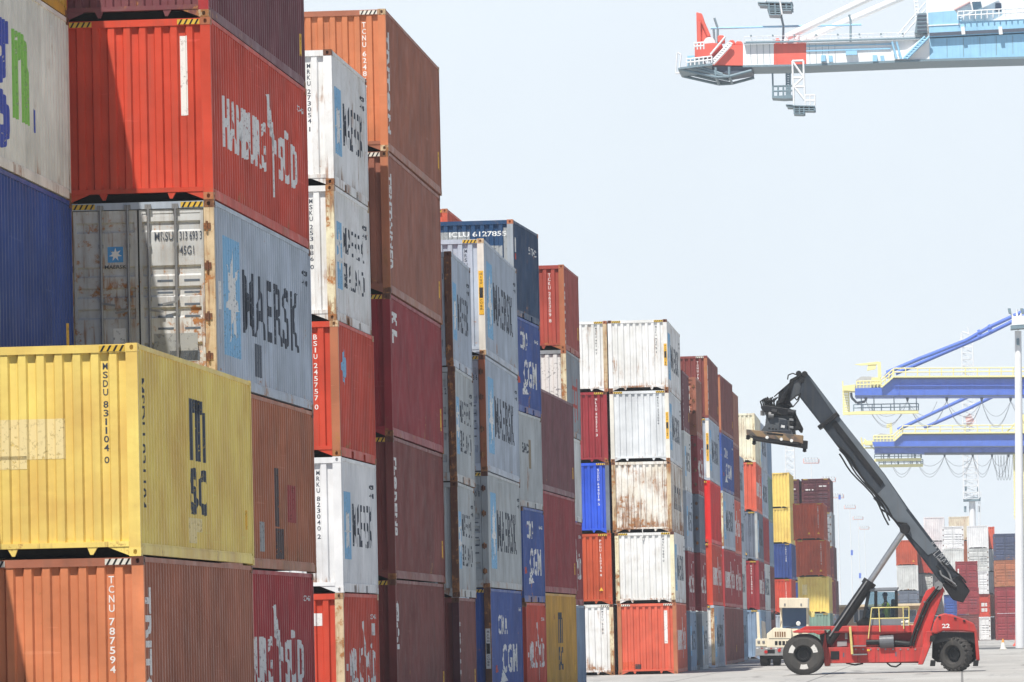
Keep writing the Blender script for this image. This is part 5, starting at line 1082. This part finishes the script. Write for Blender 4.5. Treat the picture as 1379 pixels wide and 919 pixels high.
# low beige shed
YS = 500.0; b0 = at(1180, 876, YS); b0.z = 0
sh = thing('harbour_shed', b0, 'low beige shed with pale roof edge and dark windows behind the lift truck', 'shed'); K = kit(YS, sh)
x0, x1 = at(1124, 840, YS).x-b0.x, at(1250, 840, YS).x-b0.x; zt = at(1180, 817, YS).z
MB().box(x0, x1, 0, 8, 0, zt).build('wall', paint('shed_beige', srgb(176, 150, 120), .05, .3), sh); MB().box(x0-.3, x1+.3, -.5, 8.4, zt+.002, zt+.2).build('roof', paint('shed_roof', srgb(222, 200, 166), .05, .2), sh)
for x in (1150, 1157.5, 1216, 1222, 1228): 
    a, b = at(x, 822, YS), at(x+6, 838, YS); f = MB().box(a.x-b0.x-.04, b.x-b0.x+.04, -.05, .02, b.z-.04, a.z+.04).build('window', FW_, sh); MB().box(a.x-b0.x, b.x-b0.x, -.06, -.045, b.z, a.z).build('pane', plain('shed_glass', (.05, .07, .1), .1, 0, .6), f)
# cone and barrier at the right
YK = 384.0; b0 = at(1351, 876, YK); b0.z = 0
cn = thing('traffic_cone', b0, 'whitish traffic cone with orange tip standing on the open concrete', 'cone')
MB().box(-.26, .26, -.26, .26, 0, .07).build('base', plain('cone_base', (.6, .58, .52)), cn, None, .02); MB().tube((0, 0, .07), (0, 0, .5), .2, 20, .1).build('sleeve', plain('cone_white', (.7, .68, .62)), cn, None, 0, True); MB().tube((0, 0, .5), (0, 0, .74), .1, 20, .04).build('tip', plain('cone_orange', (.75, .3, .05)), cn, None, 0, True)
YB = 440.0; b0 = at(1377, 868, YB); b0.z = 0
br = thing('road_barrier', b0, 'low red plastic barrier at the foot of the white mast', 'barrier'); MB().prism([(-.75, 0), (.95, 0), (.95, .12), (.8, .25), (.75, .85), (-.55, .85), (-.6, .25), (-.75, .12)], -.25, .25).build('body', CR, br, None, .03); MB().box(-.5, -.2, -.26, -.24, .35, .55).build('reflector', PATCH['white'], br)

# ------------------------------------------------------------------ ground, air, light
def ground_mat():
    m = bpy.data.materials.new('worn_concrete'); m.use_nodes = True; N = NT(m)
    tc = N.n('TexCoord'); v = tc.outputs['Object']
    c = N.mix(N.ramp(N.noise(v, .05, 5), .35, .65), (.36, .345, .32), (.47, .455, .425)); c = N.mix(N.ramp(N.noise(v, .6, 6, .65), .45, .8, 0, .5), c, (.27, .26, .245))
    c = N.mix(N.ramp(N.noise(N.vec(v, (.25, .03, 1)), 1, 5, .6), .5, .75, 0, .6), c, (.2, .195, .19)); c = N.mix(N.ramp(N.noise(v, 14, 6, .7), .4, .7, 0, .25), c, (.55, .53, .49))
    c = N.mix(N.ramp(N.noise(N.vec(v, (.9, .06, 1)), 1, 4, .6), .57, .66, 0, .5), c, (.11, .105, .1)); c = N.mix(N.ramp(N.noise(v, .22, 3), .66, .72, 0, .6), c, (.1, .095, .09))
    c = N.mix(N.ramp(N.noise(N.vec(v, (.05, .5, 1)), 1, 3, .5), .62, .66, 0, .3), c, (.58, .56, .52))
    br = N.n('TexBrick'); br.offset = 0; br.inputs['Scale'].default_value = .1; br.inputs['Mortar Size'].default_value = .004; br.inputs['Brick Width'].default_value = .5; br.inputs['Row Height'].default_value = .5; N.l(v, br.inputs['Vector'])
    c = N.mix(N.math('MULTIPLY', br.outputs['Fac'], .7), c, (.08, .078, .075))
    c = N.mix(1-GR, c, (.02, .02, .02))
    p = N.n('BsdfPrincipled'); N.l(c, p.inputs[0]); p.inputs['Roughness'].default_value = .8; bp = N.n('Bump'); bp.inputs['Strength'].default_value = .3; bp.inputs['Distance'].default_value = .02; N.l(N.noise(v, 3, 6), bp.inputs['Height']); N.l(bp.outputs[0], p.inputs['Normal'])
    o = N.n('OutputMaterial'); N.l(p.outputs[0], o.inputs[0]); return m
gm = MB(); gm.add([(-2500, -60, 0), (2500, -60, 0), (2500, 5200, 0), (-2500, 5200, 0)], [(0,1,2,3)]); go = gm.build('ground', ground_mat()); go['kind'] = 'structure'
lane = MB(); a, b = at(1325, 874, 400).x, 60
lane.add([(a, 396, .004), (b, 396, .004), (b, 428, .004), (a-2, 428, .004)], [(0,1,2,3)]); lo = lane.build('ground_shadow_sheet', plain('shadow_grey', (.1, .1, .1), .9)); lo['kind'] = 'structure'  # dark flat sheet paints the shadows lying on the ground
hz = MB().box(-1500, 1500, -40, 1750, -1, 105).build('haze', None); hz['kind'] = 'stuff'
m = bpy.data.materials.new('air'); m.use_nodes = True; N = NT(m); pv = N.n('VolumePrincipled'); pv.inputs['Color'].default_value = (.84, .92, 1, 1); pv.inputs['Density'].default_value = HAZE; pv.inputs['Anisotropy'].default_value = .2
o = N.n('OutputMaterial'); N.l(pv.outputs[0], o.inputs['Volume']); hz.material_slots[0].material = m

SUN = Vector((.18, .5, -1)).normalized()
sd = bpy.data.lights.new('sun', 'SUN'); sd.energy = SUN_E; sd.angle = R(.5); sd.color = (1, .955, .88)
so = bpy.data.objects.new('sun', sd); COL.objects.link(so); so.rotation_euler = SUN.to_track_quat('-Z', 'Y').to_euler(); so.location = (0, 0, 150)
w = bpy.data.worlds.new('World'); SC.world = w; w.use_nodes = True; nt = w.node_tree; bg = nt.nodes['Background']
sk = nt.nodes.new('ShaderNodeTexSky'); sk.sky_type = 'NISHITA'; sk.sun_disc = False; sk.sun_elevation = math.asin(-SUN.z); sk.sun_rotation = math.atan2(-SUN.x, -SUN.y)
sk.air_density = 1.0; sk.dust_density = DUST; sk.ozone_density = 2.0; sk.altitude = 0
nt.links.new(sk.outputs[0], bg.inputs[0]); bg.inputs[1].default_value = SKY_S
# pale humid band low over the harbour, thinning with height
tcw = nt.nodes.new('ShaderNodeTexCoord'); sp = nt.nodes.new('ShaderNodeSeparateXYZ'); nt.links.new(tcw.outputs['Generated'], sp.inputs[0])
mr = nt.nodes.new('ShaderNodeMapRange'); mr.interpolation_type = 'SMOOTHSTEP'; nt.links.new(sp.outputs['Z'], mr.inputs['Value'])
mr.inputs['From Min'].default_value = .115; mr.inputs['From Max'].default_value = .26; mr.inputs['To Min'].default_value = .92; mr.inputs['To Max'].default_value = 0
b2 = nt.nodes.new('ShaderNodeBackground'); b2.inputs[0].default_value = (.93, 1.01, 1.085, 1)
nz = nt.nodes.new('ShaderNodeTexNoise'); nz.inputs['Scale'].default_value = 9; nz.inputs['Detail'].default_value = 5; nt.links.new(tcw.outputs['Generated'], nz.inputs['Vector'])
nm = nt.nodes.new('ShaderNodeMapRange'); nt.links.new(nz.outputs['Fac'], nm.inputs['Value']); nm.inputs['From Min'].default_value = .35; nm.inputs['From Max'].default_value = .65; nm.inputs['To Min'].default_value = .975; nm.inputs['To Max'].default_value = 1.025
mm = nt.nodes.new('ShaderNodeMath'); mm.operation = 'MULTIPLY'; mm.inputs[0].default_value = VEIL; nt.links.new(nm.outputs[0], mm.inputs[1]); nt.links.new(mm.outputs[0], b2.inputs[1])
ad = nt.nodes.new('ShaderNodeMixShader'); nt.links.new(mr.outputs[0], ad.inputs[0]); nt.links.new(bg.outputs[0], ad.inputs[1]); nt.links.new(b2.outputs[0], ad.inputs[2]); nt.links.new(ad.outputs[0], nt.nodes['World Output'].inputs[0])
vs_ = SC.view_settings; vs_.view_transform = 'Standard'; vs_.look = 'None'; vs_.gamma = 1; vs_.use_curve_mapping = False; vs_.exposure = EXPO
cy = SC.cycles; cy.max_bounces = 6; cy.diffuse_bounces = 3; cy.glossy_bounces = 2; cy.transparent_max_bounces = 12; cy.volume_bounces = 1; cy.caustics_reflective = False; cy.caustics_refractive = False
cy.use_denoising = True; cy.denoiser = 'OPENIMAGEDENOISE'; cy.denoising_prefilter = 'ACCURATE'; cy.use_adaptive_sampling = True; cy.adaptive_threshold = .015
